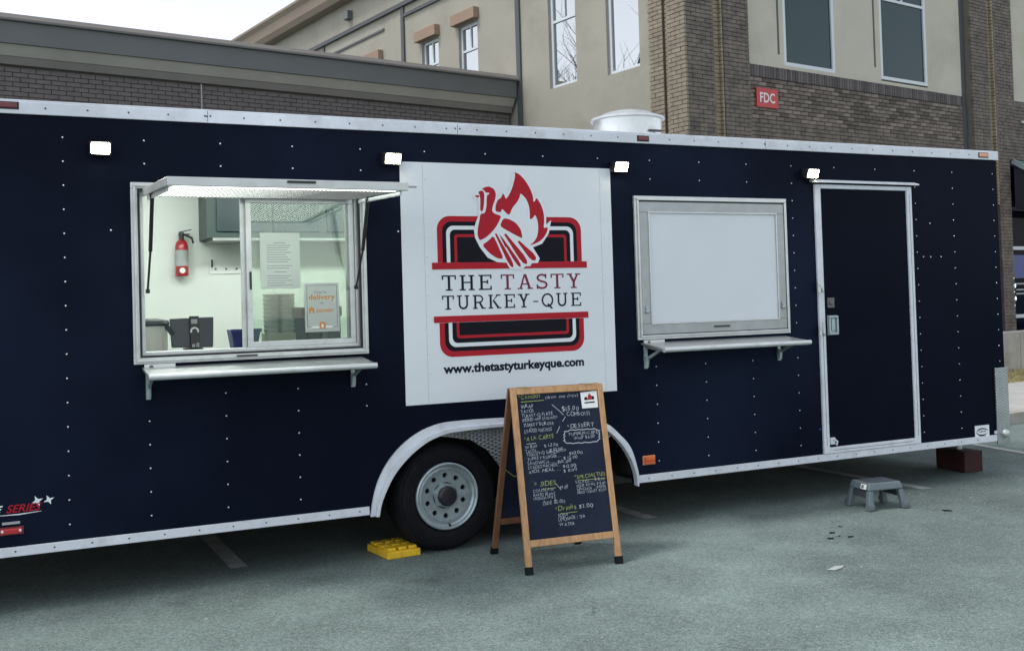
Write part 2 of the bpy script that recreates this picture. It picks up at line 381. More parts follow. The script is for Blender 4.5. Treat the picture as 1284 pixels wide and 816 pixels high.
def arc(cx, cy, rx, ry, a0, a1, n=10): return [(cx+rx*math.cos(R(a0+(a1-a0)*i/n)), cy+ry*math.sin(R(a0+(a1-a0)*i/n))) for i in range(n+1)]
# ------------------------------------------------------------------ ground
def sheet(name, pts, z, m, thick=0.0, parent=None):
    mb = MB(); n = len(pts); vs = [(x, y, z) for x, y in pts]; fs = [tuple(range(n))]
    if thick:
        vs += [(x, y, z-thick) for x, y in pts]
        fs += [(i, i+n, (i+1) % n+n, (i+1) % n) for i in range(n)]
    mb.add(vs, fs); return mb.build(name, m, parent)
gr = tag(sheet('ground', [(-300,-300),(300,-300),(300,300),(-300,300)], 0, 'asphalt'), kind='structure')
for k, (x0, x1, ya, yb) in enumerate([(1.70,1.70,0.33,5.2),(4.46,4.50,0.17,5.4),(6.79,6.72,-0.08,5.6),(8.78,9.12,0.2,1.9),(-1.0,-1.0,0.5,5.0)]):
    hw = 0.05
    sheet('parking_line', [(x0-hw,ya),(x0+hw,ya),(x1+hw,yb),(x1-hw,yb)], 0.004, 'paint_line', parent=gr)
# pebbles and paint flecks lying about on the tarmac
mb = MB()
for k in range(170):
    x = random.uniform(0.2, 8); y = random.uniform(-3.2, -0.1); r = random.uniform(0.003, 0.008)
    mb.lathe((x, y, 0), (random.uniform(-.2,.2), random.uniform(-.2,.2), 1), [(r, 0), (r*0.9, r*0.5), (r*0.3, r*0.8)], 5)
tag(mb.build('gravel', 'concrete', None), 'scattered pale grit and pebbles on the parking lot', 'gravel', kind='stuff')
sheet('paint_scrap', [(4.47,-1.53),(4.56,-1.49),(4.62,-1.50),(4.57,-1.54),(4.50,-1.56)], 0.004, 'paint_line', parent=gr)
mb = MB()
for (px, py, r) in [(1043,668,.018),(1066,673,.02),(1041,675,.022),(1053,660,.012),(1187,640,.03),(1052,672,.01)]:
    p = ray_plane(px, py, (0,0,0), (0,0,1)); n = 9
    mb.add([(p.x+r*random.uniform(.6,1.6)*math.cos(2*math.pi*i/n), p.y+r*random.uniform(.6,1.4)*math.sin(2*math.pi*i/n), 0.003) for i in range(n)], [tuple(range(n))])
mb.build('tar_spots', 'print_black', gr)

# ------------------------------------------------------------------ buildings (a local frame: s along the street wall, t into the plot)
TH = 0.15991696
C0 = Vector((9.93677, 7.23225, 0.0))
BM = Matrix.Translation(C0) @ Matrix.Rotation(TH, 4, 'Z')
def BP(s, t, z): return BM @ Vector((s, t, z))
bld = thing('office_building', BP(4, 6, 0), 'tall tan stucco office building with brick corner piers and white-framed windows', 'building')
BL, BH, MT = 0.194, 0.0577, 0.010
CP = BH+MT
def bme(name, dx, dy, dz):
    me = bpy.data.meshes.new(name); x, y, z = dx/2, dy/2, dz/2; e = 0.004
    vs = [(-x,-y+e,-z),(x,-y+e,-z),(x,y,-z),(-x,y,-z),(-x,-y+e,z),(x,-y+e,z),(x,y,z),(-x,y,z),(-x+e,-y,-z+e),(x-e,-y,-z+e),(x-e,-y,z-e),(-x+e,-y,z-e)]
    me.from_pydata(vs, [], [(0,3,2,1),(4,5,6,7),(1,2,6,5),(3,0,4,7),(8,9,10,11),(0,1,9,8),(1,5,10,9),(5,4,11,10),(4,0,8,11)])
    return me
brick_me = bme('brick', BL, 0.05, BH); brick_me.materials.append(MATS['brick'])
sold_me = bme('soldier_brick', BH, 0.05, BL); sold_me.materials.append(MATS['brick_soldier'])
def place(me, name, parent, s, t, z, rz=0.0):
    o = bpy.data.objects.new(name, me); link(o); o.parent = parent; o.location = BP(s, t, z)-WLOC[parent]; o.rotation_euler.z = TH+rz; return o
def brickwork(mb, s0, s1, z0, z1, t, face='A', d=0.05):
    # bricks on a wall; face A: normal -t, position along s ; face B: normal -s, position along t (t is then the s of the face)
    r = 0; z = z0
    while z+BH <= z1+0.001:
        x = s0-(BL+MT)/2*(r % 2)
        while x < s1-0.01:
            a, b = max(x, s0), min(x+BL, s1); j = random.uniform(-.0025, .0025)
            if b-a > 0.02:
                if face == 'A': mb.box(a, b, t+j, t+d, z, z+BH)
                else: mb.box(t+j, t+d, a, b, z, z+BH)
            x += BL+MT
        z += CP; r += 1
# FDC bay: wall core, stucco panel, bricks
S0, S1 = 1.44, 7.52
TW = 0.12                                           # recess of the bay behind the pier face
wall = MB(BM).box(0.36, 7.6, TW+0.03, TW+0.3, 0, 5.285).build('wall', 'mortar', bld)
nb = 0; ztop = 5.082
rows = [ztop-CP*(k+1) for k in range(10)]
for r, z in enumerate(rows):
    x = S0-(BL+MT)/2*(r % 2)
    while x < S1-0.02:
        if x >= S0-0.001 and x+BL <= S1:
            place(brick_me, 'brick', wall, x+BL/2, TW+0.025+random.uniform(-.003,.003), z+BH/2); nb += 1
        x += BL+MT
jb = MB(BM); brickwork(jb, S0, S1, rows[-1]-CP*14, rows[-1]-MT*0.5, TW)
for r, z in enumerate(rows):                          # the cut half bricks at both ends
    if r % 2: jb.box(S0, S0+BL/2-MT/2, TW, TW+0.05, z, z+BH); jb.box(S1-.115, S1, TW, TW+.05, z, z+BH)
    else: jb.box(S0+29*(BL+MT), S1, TW, TW+.05, z, z+BH)
tag(jb.build('brickwork', 'brick_joined', wall), kind='stuff')
x = S0+0.01; k = 0
while x < S1-BH:
    place(sold_me, 'soldier_brick', wall, x+BH/2, TW+0.022+random.uniform(-.002,.002), ztop+BL/2+0.004); x += CP
# stucco panel above, with grooves and windows
sp = MB(BM)
WN = [(2.42, 3.74), (5.03, 6.44)]
zs = 5.285; zt = 10.0; zw = 5.345
sp.box(1.42, 7.54, TW+0.02, TW+0.3, zs, zw)
for a, b in ((1.42, WN[0][0]), (WN[0][1], WN[1][0]), (WN[1][1], 7.54)): sp.box(a, b, TW+0.02, TW+0.3, zw+0.0005, 8.2)
sp.box(1.42, 7.54, TW+0.02, TW+0.3, 8.2005, zt)
stw = sp.build('stucco_wall', 'stucco_brightened', bld)
for s_, z0 in ((2.285, 5.51), (4.855, 5.57)):
    MB(BM).box(s_-0.018, s_+0.018, TW+0.012, TW+0.03, z0, 8.6).build('groove', 'groove_dark', stw)
def bwindow(M, flip, a, b, z0, z1, trans, mulls, parent):
    fw = 0.062
    def bx(mb, x0, x1, y0, y1, za, zb):
        if flip: mb.box(y0, y1, x0, x1, za, zb)
        else: mb.box(x0, x1, y0, y1, za, zb)
    t0 = 0.06 if not flip else 0.045
    base = TW+0.02 if not flip else 0.10
    fr = MB(M)
    bx(fr, a, b, base+0.0, base+t0, z0, z0+fw); bx(fr, a, b, base, base+t0, z1-fw, z1)
    bx(fr, a, a+fw, base, base+t0, z0+fw, z1-fw); bx(fr, b-fw, b, base, base+t0, z0+fw, z1-fw)
    for zt_ in trans: bx(fr, a+fw, b-fw, base+0.004, base+t0, zt_-0.025, zt_+0.025)
    for (mm, za, zb) in mulls: bx(fr, mm-0.02, mm+0.02, base+0.006, base+t0, za, zb)
    f = fr.build('window', 'window_white', parent, bevel=0.004)
    zz = [z0+fw]+[t_ for t_ in trans]+[z1-fw]
    for i in range(len(zz)-1):
        cuts = [a+fw]+[mm for (mm, za, zb) in mulls if za >= zz[i]-0.05 and zb <= zz[i+1]+0.05]+[b-fw]
        for j in range(len(cuts)-1):
            g = MB(M); bx(g, cuts[j]+0.002, cuts[j+1]-0.002, base+0.03, base+0.036, zz[i]+0.002, zz[i+1]-0.002)
            g.build('pane', 'building_glass' if flip else 'street_glass', f)
    return f
bwindow(BM, False, WN[0][0], WN[0][1], zw, 8.2, [6.93], [((WN[0][0]+WN[0][1])/2, 6.95, 8.14)], bld)
bwindow(BM, False, WN[1][0], WN[1][1], zw+0.03, 8.2, [6.85], [((WN[1][0]+WN[1][1])/2, 6.87, 8.14)], bld)
# brick piers: corner pier (both faces, each with a recessed stripe) and the next pier on the street
pr = MB(BM); core = MB(BM); core2 = MB(BM)
core.box(0.02, 0.62, 0.02, 0.39, 0, 9.9); core.box(0.62, 0.82, 0.075, 0.39, 0, 9.9); core.box(0.82, 1.42, 0.02, 0.39, 0, 9.9)
core.box(0.075, 0.30, 0.39, 0.49, 0, 9.9); core.box(0.02, 0.30, 0.49, 0.80, 0, 9.9)
brickwork(pr, 0.05, 0.63, 3.2, 9.0, 0.0); brickwork(pr, 0.845, 1.42, 3.2, 9.0, 0.0)
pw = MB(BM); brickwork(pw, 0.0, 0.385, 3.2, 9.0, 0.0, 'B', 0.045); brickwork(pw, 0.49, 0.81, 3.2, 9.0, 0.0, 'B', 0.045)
core2.box(7.72, 8.27, 0.02, 0.4, 0, 9.9); core2.box(8.27, 8.50, 0.09, 0.4, 0, 9.9); core2.box(8.50, 8.89, 0.02, 0.4, 0, 4.1); core2.box(8.50, 9.14, 0.02, 0.4, 4.1, 9.9)
pr2 = MB(BM); brickwork(pr2, 7.70, 8.28, 0.6, 9.0, 0.0); brickwork(pr2, 8.50, 8.90, 0.6, 4.12, 0.0); brickwork(pr2, 8.50, 9.16, 0.6+CP*52, 9.0, 0.0)
pier2 = core2.build('brick_pier', 'mortar', bld); tag(pr2.build('brickwork', 'brick_joined', pier2), kind='stuff')
pier = core.build('brick_pier', 'mortar', bld)
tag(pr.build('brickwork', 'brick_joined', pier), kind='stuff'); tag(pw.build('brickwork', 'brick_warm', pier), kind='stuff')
st = MB(BM); st2 = MB(BM)                                           # lighter brick lining the recess of each stripe
z = 3.2
while z < 9.0:
    st.box(0.79, 0.822, 0.0045, 0.10, z, z+BH); st2.box(8.45, 8.497, 0.0045, 0.10, z, z+BH)
    st.box(0.65, 0.785, 0.055, 0.09, z, z+BH); st2.box(8.30, 8.445, 0.06, 0.1, z, z+BH); st.box(0.055, 0.09, 0.395, 0.485, z, z+BH)
    z += CP
mat('brick_tan', (0.30, 0.245, 0.175), 0.85, 0, 0.3, var=0.2, vscale=6)
tag(st.build('recess_lining', 'brick_tan', pier), kind='stuff'); tag(st2.build('recess_lining', 'brick_tan', pier2), kind='stuff')
gv = MB(BM); gv.box(7.545, 7.70, 0.145, 0.3, 0, 9.9); gv.box(7.52, 7.535, 0.10, 0.13, 3.4, 5.28)
gv.build('expansion_joint', 'groove_dark', bld)
# bay beyond the second pier: stucco, brick apron, shop front with awning
MB(BM).box(9.16, 15, TW+0.02, TW+0.3, 5.36, 9.9).build('stucco_wall', 'stucco_brightened', bld)
MB(BM).box(9.16, 15, TW+0.03, TW+0.3, 4.2, 5.355).build('wall', 'mortar', bld)
jb = MB(BM); brickwork(jb, 9.17, 14.9, 4.15, 5.33, TW); tag(jb.build('brickwork', 'brick_joined', bld), kind='stuff')
MB(BM).tube([BM.inverted() @ BP(9.55, TW-0.02, 4.93), BM.inverted() @ BP(10.0, TW-0.02, 4.93)], 0.03, 8).build('pipe_stub', 'aluminium', bld)
sg = MB(BM).box(8.91, 15, 0.26, 0.30, 0.3, 4.15).build('shop_window', 'shop_glass', bld)
sb = MB(BM)
for z_ in (2.36, 0.98): sb.box(8.91, 15, 0.19, 0.25, z_-0.035, z_+0.035)
for s_ in (8.915, 10.6, 12.2): sb.box(s_, s_+0.06, 0.205, 0.258, 0.3, 4.1)
sb.build('shop_window_bars', 'window_white', sg)
MB(BM).box(9.05, 10.4, 0.215, 0.24, 1.75, 2.22).build('blue_sign', 'sign_blue', sg)
for k in range(5):
    MB(BM).lathe(tuple((9.16+(k % 2)*0.05, 0.19, 1.73-0.13*k)), (0,-1,0), [(0.05,0),(0.05,.01),(.03,.02)], 8).build('bulb', 'lit_bulb', sg)
for k, zz in enumerate((1.62, 1.5, 1.42)):
    MB(BM).box(9.3, 10.3, 0.20, 0.212, zz, zz+0.03).build('window_lettering', 'paper_grey', sg)
aw = MB(BM); z1, z0, tf, tb = 4.08, 3.45, -1.0, -0.002
aw.add([(8.99,tf,z0),(12.5,tf,z0),(12.5,tb,z1),(8.99,tb,z1),(8.99,tf,z0-.06),(12.5,tf,z0-.06),(12.5,tb,z1-.06),(8.99,tb,z1-.06)],
       [(0,1,2,3),(7,6,5,4),(0,4,5,1),(1,5,6,2),(3,7,4,0)])
a_ = aw.build('awning', 'awning_teal', bld)
rb = MB(BM)
for k in range(11): rb.bar((9.03, tf+(tb-tf)*k/10, z0+(z1-z0)*k/10+0.012), (12.5, tf+(tb-tf)*k/10, z0+(z1-z0)*k/10+0.012), 0.02, 0.025)
rb.build('awning_ribs', 'awning_teal', a_)
ae = MB(BM); ae.bar((9.0, tf-.02, z0-.02), (9.0, tb, z1+.01), 0.05, 0.09); ae.build('awning_edge', 'steel_rim', a_)
ad = MB(BM); ad.add([(9.035,tf,z0-.07),(9.035,tb,z1-.07),(9.035,tb,z0-.3),(9.035,tf,z0-.12)],[(0,1,2,3)]); ad.box(9.04, 12.5, -0.9, -0.02, z0-.32, z0-.28); ad.build('awning_underside', 'awning_dark', a_)

# side wall (face B): stucco, windows, joints, cornice
B1 = 0.81; Bend = 20.0
wins = [(1.06, 1.86, 5.27, 8.0), (2.67, 3.44, 5.33, 8.0), (5.73, 6.42, 5.2, 7.13), (7.2, 7.88, 5.2, 7.13)]
sw = MB(BM); x = 0.04; d = 0.3
prev = B1
for (a, b, z0, z1) in wins:
    sw.box(x, x+d, prev, a, 0, 8.86); sw.box(x, x+d, a, b, 0, z0); sw.box(x, x+d, a, b, z1, 8.86); prev = b
sw.box(x, x+d, prev, Bend, 0, 8.86)
side = sw.build('side_wall', 'stucco', bld)
for i, (a, b, z0, z1) in enumerate(wins):
    m_ = (a+b)/2
    if i < 2: f = bwindow(BM, True, a, b, z0, z1, [6.52 if i else 6.75], [(m_, 6.55 if i else 6.77, z1-.06)], bld)
    else: f = bwindow(BM, True, a, b, z0, z1, [6.62], [(m_, 6.64, z1-.06)], bld)
for (a, b) in ((5.66, 6.53), (7.14, 7.99), (9.6, 10.4)):
    MB(BM).box(-0.09, 0.039, a, b, 7.15, 7.37).build('window_lintel', 'stucco_trim', bld, bevel=0.01)
mm = MB(BM).box(0.0, 0.039, 4.28, 4.40, 0, 8.8); mm.box(0.0, 0.039, 8.58, 8.70, 4, 8.1)
mm.build('vertical_joint', 'groove_dark', bld)
mm = MB(BM).box(-0.035, 0.039, 2.0, 20, 8.10, 8.19); mm.box(0.012, 0.039, 9.5, 12.6, 7.78, 7.83); mm.box(0.008, 0.039, 12.6, 12.68, 5.5, 8.1); mm.box(-.01, .039, 2.0, 8.55, 7.86, 7.93)
mm.build('belt_course', 'groove_dark', bld)
ck = MB(BM)
prof = [(0.04,8.86),(-0.22,8.86),(-0.30,8.98),(-0.34,9.20),(-0.42,9.30),(-0.42,9.36),(0.35,9.36),(0.35,8.86)]
n = len(prof); vs = [(p[0], 0.6, p[1]) for p in prof]+[(p[0], Bend, p[1]) for p in prof]
ck.add(vs, [(i, (i+1) % n, (i+1) % n+n, i+n) for i in range(n)]+[tuple(range(n-1,-1,-1)), tuple(range(n, 2*n))])
ck.build('cornice', 'cornice_tan', bld)
MB(BM).box(-0.10, 0.039, 11.05, 11.28, 8.42, 8.62).build('wall_lamp', 'metal_grey', bld, bevel=0.01)
MB(BM).box(0.36, 15, 0.45, 19.9, 0, 9.3).build('core', 'stucco', bld)

# FDC sign
fs = MB(BM).box(1.66, 2.17, TW-0.03, TW-0.005, 4.59, 4.90)
fdc = tag(fs.build('fire_sign', 'fdc_red', None), 'small red sign with white letters FDC on the brick wall', 'sign')
lm = MB(); O = BP(1.735, TW-0.033, 4.665); fit_text(lm, 'FDC', O, BM.to_3x3() @ Vector((1,0,0)), (0,0,1), 0.36, 0.165, bold=0.02)
lm.build('lettering', 'letter_white', fdc)

# low wing with metal-capped cornice
WT = 4.62
wing = thing('brick_wing', BP(-6, WT+3, 0), 'low dark brick wing with grey and taupe metal cornice behind the trailer', 'building')
MB(BM).box(-14, -0.03, WT+0.03, WT+9, 0, 5.10).build('wall', 'mortar', wing)
jb = MB(BM); brickwork(jb, -9.6, -0.04, 3.3, 5.08, WT); tag(jb.build('brickwork', 'brick_soldier', wing), kind='stuff')
def prism(name, m, prof, s0=-14, s1=-0.03):
    mb = MB(BM); n = len(prof)
    mb.add([(s0, WT+p[0], p[1]) for p in prof]+[(s1, WT+p[0], p[1]) for p in prof],
           [(i, i+n, (i+1) % n+n, (i+1) % n) for i in range(n)]+[tuple(range(n)), tuple(range(2*n-1, n-1, -1))])
    return mb.build(name, m, wing)
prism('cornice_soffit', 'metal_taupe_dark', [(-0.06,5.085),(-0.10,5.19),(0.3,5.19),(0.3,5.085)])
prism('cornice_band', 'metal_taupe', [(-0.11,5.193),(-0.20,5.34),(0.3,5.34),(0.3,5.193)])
prism('cornice_fascia', 'metal_grey', [(-0.235,5.343),(-0.265,5.64),(0.3,5.64),(0.3,5.343)])
prism('cornice_cap', 'metal_taupe_dark', [(-0.31,5.643),(-0.31,5.68),(-0.26,5.75),(0.4,5.77),(0.4,5.643)], s1=0.03)
prism('cornice_drip', 'metal_grey', [(-0.325,5.645),(-0.325,5.662),(-0.312,5.662),(-0.312,5.645)])
MB(BM).box(-5.90, -5.88, WT-0.02, WT-0.002, 3.4, 5.08).build('conduit', 'metal_taupe', wing)
MB(BM).box(-14, -0.05, WT+0.41, WT+9, 5.11, 5.6).build('roof', 'metal_grey', wing)

# kerbed walk, verge and low concrete wall beyond the front of the trailer
def dirp(P, s, t): return (P[0]+s*math.cos(TH)-t*math.sin(TH), P[1]+s*math.sin(TH)+t*math.cos(TH))
K = (10.75, 2.29)
sheetp = lambda s0, s1, t0, t1: [dirp(K, s0, t0), dirp(K, s1, t0), dirp(K, s1, t1), dirp(K, s0, t1)]
tag(sheet('kerb', sheetp(-0.75, 30, 0, 0.16), 0.12, 'concrete', 0.12), kind='structure')
tag(sheet('sidewalk', sheetp(-0.75, 30, 0.1605, 2.2), 0.115, 'sidewalk', 0.115), kind='structure')
tag(sheet('verge', sheetp(-0.75, 30, 2.2005, 4.5), 0.11, 'dry_grass', 0.11), kind='structure')
gb = MB()
for k in range(5200):
    p = dirp(K, random.uniform(0.5, 6.5), random.uniform(2.25, 3.6)); h = random.uniform(0.02, 0.07); a = random.uniform(0, 6.28); q = 0.008
    gb.add([(p[0]-q*math.cos(a), p[1]-q*math.sin(a), 0.11), (p[0]+q*math.cos(a), p[1]+q*math.sin(a), 0.11), (p[0]+random.uniform(-.03,.03), p[1]+random.uniform(-.03,.03), 0.11+h)], [(0,1,2)])
tag(gb.build('grass', 'grass_blade', None), 'dry yellow grass on the verge before the concrete wall', 'grass', kind='stuff')
lw = MB(); 
for k in range(6):
    s0 = 0.6+k*3.0
    a = dirp(K, s0, 3.65); b = dirp(K, s0+2.985, 3.65); c = dirp(K, s0+2.985, 3.9); d = dirp(K, s0, 3.9)
    lw.add([(*a,0),(*b,0),(*c,0),(*d,0),(*a,.78),(*b,.78),(*c,.78),(*d,.78)], [(0,3,2,1),(4,5,6,7),(0,1,5,4),(1,2,6,5),(2,3,7,6),(3,0,4,7)])
tag(lw.build('low_wall', 'concrete', None, bevel=0.012), 'low pale concrete wall below the shop window', 'wall')

# bare tree far behind the wing, seen mirrored in the side windows
def bare_tree(P, h, seed):
    rnd = random.Random(seed); mb = MB(); tw = MB()
    def grow(p, d, L, r, lev):
        pts = [p]; q = p.copy(); dd = d.copy()
        for i in range(4):
            dd = (dd+Vector((rnd.uniform(-.18,.18), rnd.uniform(-.18,.18), rnd.uniform(-.05,.12)))).normalized(); q = q+dd*L/4; pts.append(q.copy())
        (mb if lev < 2 else tw).tube(pts, [r*(1-0.16*i) for i in range(5)], 6 if lev < 2 else 4, caps=False)
        if lev < 5:
            for k in range(3 if lev else 5):
                b = pts[rnd.choice((2, 3, 4)) if k else 4]
                nd = (dd+Vector((rnd.uniform(-1,1), rnd.uniform(-1,1), rnd.uniform(-.2,.7)))*0.75).normalized()
                grow(b, nd, L*rnd.uniform(.55,.8), r*0.5, lev+1)
    grow(Vector(P), Vector((0,0,1)), h*0.33, h*0.016, 0)
    t = thing('bare_tree', P, 'leafless tree behind the brick wing, mirrored in the side windows', 'tree')
    mb.build('trunk', 'bark', t); tw.build('crown', 'bark', t)
bare_tree((-10.2, 25.2, 0), 17.0, 5)
# ------------------------------------------------------------------ food trailer
XL, XR, ZB, ZT, DEP = -0.9, 7.78, 0.30, 2.60, 2.45
tr = thing('food_trailer', (3.4, 1.2, 0), 'long dark navy food trailer with white trim, open serving window and logo panel', 'trailer')
W1 = (1.135, 2.385, 1.262, 2.175)                     # serving opening x0 x1 z0 z1
arch_o = [(2.395,.275),(2.426,.421),(2.481,.541),(2.566,.646),(2.677,.727),(2.801,.776),(2.943,.793),(3.27,.790),(3.62,.775),(3.85,.752),(4.018,.698),(4.112,.623),(4.189,.54),(4.229,.441),(4.254,.333),(4.250,.266)]
arch_i = [(2.442,.275),(2.464,.365),(2.535,.499),(2.633,.603),(2.744,.679),(2.841,.714),(2.941,.73),(3.27,.738),(3.62,.722),(3.85,.70),(3.985,.665),(4.070,.601),(4.14,.518),(4.190,.428),(4.218,.336),(4.222,.275)]
def smooth_path(p, n=4):
    out = []
    for i in range(len(p)-1):
        a, b, c, d = (Vector(p[max(i-1, 0)]), Vector(p[i]), Vector(p[i+1]), Vector(p[min(i+2, len(p)-1)]))
        for k in range(n):
            t = k/n; q = 0.5*((2*b)+(c-a)*t+(2*a-5*b+4*c-d)*t*t+(3*b-a-3*c+d)*t**3); out.append((q.x, q.y))
    return out+[p[-1]]
arch_o = smooth_path(arch_o); arch_i = smooth_path(arch_i)
def panel_with_holes(outer, holes, y0, y1):
    bm = bmesh.new(); es = []
    for lp in [outer]+holes:
        vs = [bm.verts.new((p[0], y0, p[1])) for p in lp]
        es += [bm.edges.new((vs[i], vs[(i+1) % len(vs)])) for i in range(len(vs))]
    bmesh.ops.triangle_fill(bm, use_beauty=True, use_dissolve=False, edges=es)
    r = bmesh.ops.extrude_face_region(bm, geom=bm.faces[:])
    for v in [e for e in r['geom'] if isinstance(e, bmesh.types.BMVert)]: v.co.y = y1
    bmesh.ops.recalc_face_normals(bm, faces=bm.faces[:])
    mb = MB(); bm.verts.index_update()
    mb.add([v.co.copy() for v in bm.verts], [tuple(v.index for v in f.verts) for f in bm.faces]); bm.free()
    return mb
mid = [((a[0]+b[0])/2, (a[1]+b[1])/2) for a, b in zip(arch_o, arch_i)]
mid[0] = (mid[0][0], ZB); mid[-1] = (mid[-1][0], ZB)
outer = [(XL,ZB)]+mid+[(XR,ZB),(XR,ZT),(XL,ZT)]
sp_ = panel_with_holes(outer, [[(W1[0],W1[2]),(W1[1],W1[2]),(W1[1],W1[3]),(W1[0],W1[3])]], 0.0, 0.045)
side_p = sp_.build('side_panel', 'navy_panel', tr)
# rivets in columns
rv = MB(); x0, dx = 0.770, 0.4064
def riv(x, z, y=0.0, r=0.0052):
    rv.lathe((x, y, z), (0,-1,0), [(r, 0), (r*0.85, 0.0018), (r*0.4, 0.003)], 7)
blocked = [(1.08,2.43,1.14,2.24),(2.62,4.13,.89,2.39),(4.25,5.60,1.20,2.22),(5.80,6.85,.30,2.37),(2.36,4.30,.2,.83)]
for k in range(-4, 17):
    x = x0+k*dx
    for j in range(17):
        z = 2.437-j*0.1262
        if any(a-.01 < x < b+.01 and c < z < d for a, b, c, d in blocked): continue
        riv(x, z)
for j in range(17): riv(7.73, 2.437-j*0.1262)
for (x, z) in ((7.013,2.031),(6.931,1.77),(7.008,1.769),(7.12,1.769),(1.0,1.95),(2.62,1.95)): riv(x, z, r=0.006)
tag(rv.build('rivets', 'rivet', side_p), kind='stuff')
# body shell
MB().box(XL, XR, 2.405, DEP, ZB, ZT).build('far_wall', ['navy_panel'], tr)
MB().box(XL, XL+.045, 0.0455, 2.4045, ZB, ZT).build('rear_wall', 'navy_panel', tr)
MB().box(XR-.045, XR, 0.0455, 2.4045, ZB, ZT).build('front_wall', 'navy_panel', tr)
rf = MB(); n = 12; vs = []
for x in (XL, XR):
    for i in range(n+1):
        t = i/n; vs.append((x, DEP*t, ZT+0.002+0.10*math.sin(math.pi*t)))
rf.add(vs, [(i, i+1, n+1+i+1, n+1+i) for i in range(n)])
rf.build('roof', 'white_trim', tr, smooth=True)
fb = MB(); fb.box(XL, 2.40, 0.05, 2.40, ZB, ZB+.04); fb.box(2.4005, 4.2595, 0.33, 2.12, ZB, ZB+.04); fb.box(4.26, XR, 0.05, 2.40, ZB, ZB+.04); fb.build('floor', 'underside', tr)
MB().box(XL+.046, XR-.046, 0.046, 2.404, 2.50, 2.52).build('ceiling', 'interior_white', tr)
MB().box(-0.2, 4.2, 2.37, 2.40, 0.34, 2.49).build('inner_back_wall', 'interior_white', tr)
MB().box(-0.25, -0.2, 0.05, 2.40, 0.34, 2.49).build('inner_partition', 'interior_white', tr)
MB().box(4.2, 4.25, 0.06, 2.36, 0.85, 2.49).build('inner_partition', 'interior_white', tr)
iw = panel_with_holes([(-0.19,0.8),(4.19,0.8),(4.19,2.49),(-0.19,2.49)], [[(W1[0]+.001,W1[2]+.001),(W1[1]-.001,W1[2]+.001),(W1[1]-.001,W1[3]-.001),(W1[0]+.001,W1[3]-.001)]], 0.0455, 0.055)
iw.build('inner_lining', 'interior_white', tr)
# rails
tp = MB(); tp.box(XL, XR, -0.016, -0.002, 2.548, 2.612); tp.box(XL, XR, -0.012, 0.06, 2.6125, 2.622)
top = tp.build('top_rail', 'white_trim', tr, bevel=0.003)
MB().box(XR+.0005, XR+.012, -0.014, 2.46, 2.548, 2.62).build('front_rail', 'white_trim', tr)
sc_ = MB(); x = 0.28
while x < 7.6:
    sc_.lathe((x, -0.016, 2.582), (0,-1,0), [(0.0055,0),(0.0045,.002)], 7); x += 0.205
for xj in (1.50, 1.53, 3.005, 3.035, 5.40): sc_.lathe((xj, -0.016, 2.585), (0,-1,0), [(0.0055,0),(0.0045,.002)], 7)
for xj in (1.515, 3.02, 5.41): sc_.box(xj-.0012, xj+.0012, -0.0166, -0.0150, 2.549, 2.611)
tag(sc_.build('screws', 'screw_dark', top), kind='stuff')
MB().box(XL, 2.392, -0.014, -0.002, 0.287, 0.336).build('bottom_rail', 'white_trim', tr, bevel=0.003)
bot = MB().box(4.257, XR-.13, -0.014, -0.002, 0.287, 0.338).build('bottom_rail', 'white_trim', tr, bevel=0.003)
sc_ = MB(); x = 0.33
while x < 7.5:
    if not 2.38 < x < 4.27: sc_.lathe((x, -0.014, 0.313), (0,-1,0), [(0.005,0),(0.004,.002)], 7)
    x += 0.182
tag(sc_.build('screws', 'screw_dark', bot), kind='stuff')
# chassis, axles, wheel wells, tongue
ch = MB(); ch.box(XL, XR, 0.5, 0.6, 0.20, 0.298); ch.box(XL, XR, 1.85, 1.95, 0.20, 0.298)
for k in range(14):
    if not 2.3 < XL+k*.62+.09 < 4.3: ch.box(XL+.05+k*0.62, XL+.13+k*.62, 0.61, 1.84, 0.225, 0.298)
ch.build('chassis', 'steel_dark', tr)
tg = MB(); tg.bar((7.6,.55,.30),(8.85,1.22,.33),.06,.1); tg.bar((7.6,1.9,.30),(8.85,1.23,.33),.06,.1); tg.box(8.8,9.02,1.17,1.28,.27,.39)
tg.build('tongue', 'steel_dark', tr)
for xw in (2.905, 3.745):
    MB().tube([(xw, .1, .335), (xw, 2.35, .335)], .035, 10).build('axle', 'steel_dark', tr)
ww = MB(); ww.box(2.44, 4.22, 0.30, 0.32, .3, .80); ww.box(2.44, 4.22, 0.046, 0.30, 0.79, 0.80); ww.box(2.42,2.44,.046,.3,.34,.80); ww.box(4.22,4.24,.046,.3,.34,.80)
ww.build('wheel_well', 'underside', tr)
# fender: flange on the panel plus an outward lip
def lerp_poly(o, i, y0, y1, name, m, parent, bevel=0.003):
    mb = MB(); n = len(o); vs = []
    for (a, b) in zip(o, i): vs += [(a[0], y0, a[1]), (b[0], y0, b[1]), (a[0], y1, a[1]), (b[0], y1, b[1])]
    fs = []
    for k in range(n-1):
        p = 4*k; q = p+4
        fs += [(p, p+1, q+1, q), (p, q, q+2, p+2), (p+1, p+3, q+3, q+1), (p+2, q+2, q+3, p+3)]
    fs += [(0,2,3,1), (4*n-4, 4*n-3, 4*n-1, 4*n-2)]
    mb.add(vs, fs); return mb.build(name, m, parent, bevel=bevel)
fen = lerp_poly(arch_o, arch_i, -0.022, -0.001, 'fender', 'white_trim', tr)
lip_o = [((a[0]*0.42+b[0]*0.58), (a[1]*0.42+b[1]*0.58)) for a, b in zip(arch_o, arch_i)]
lerp_poly(lip_o, arch_i, -0.048, -0.0225, 'fender_lip', 'white_trim', fen)
g = MB(); up = arch_i[20:44]
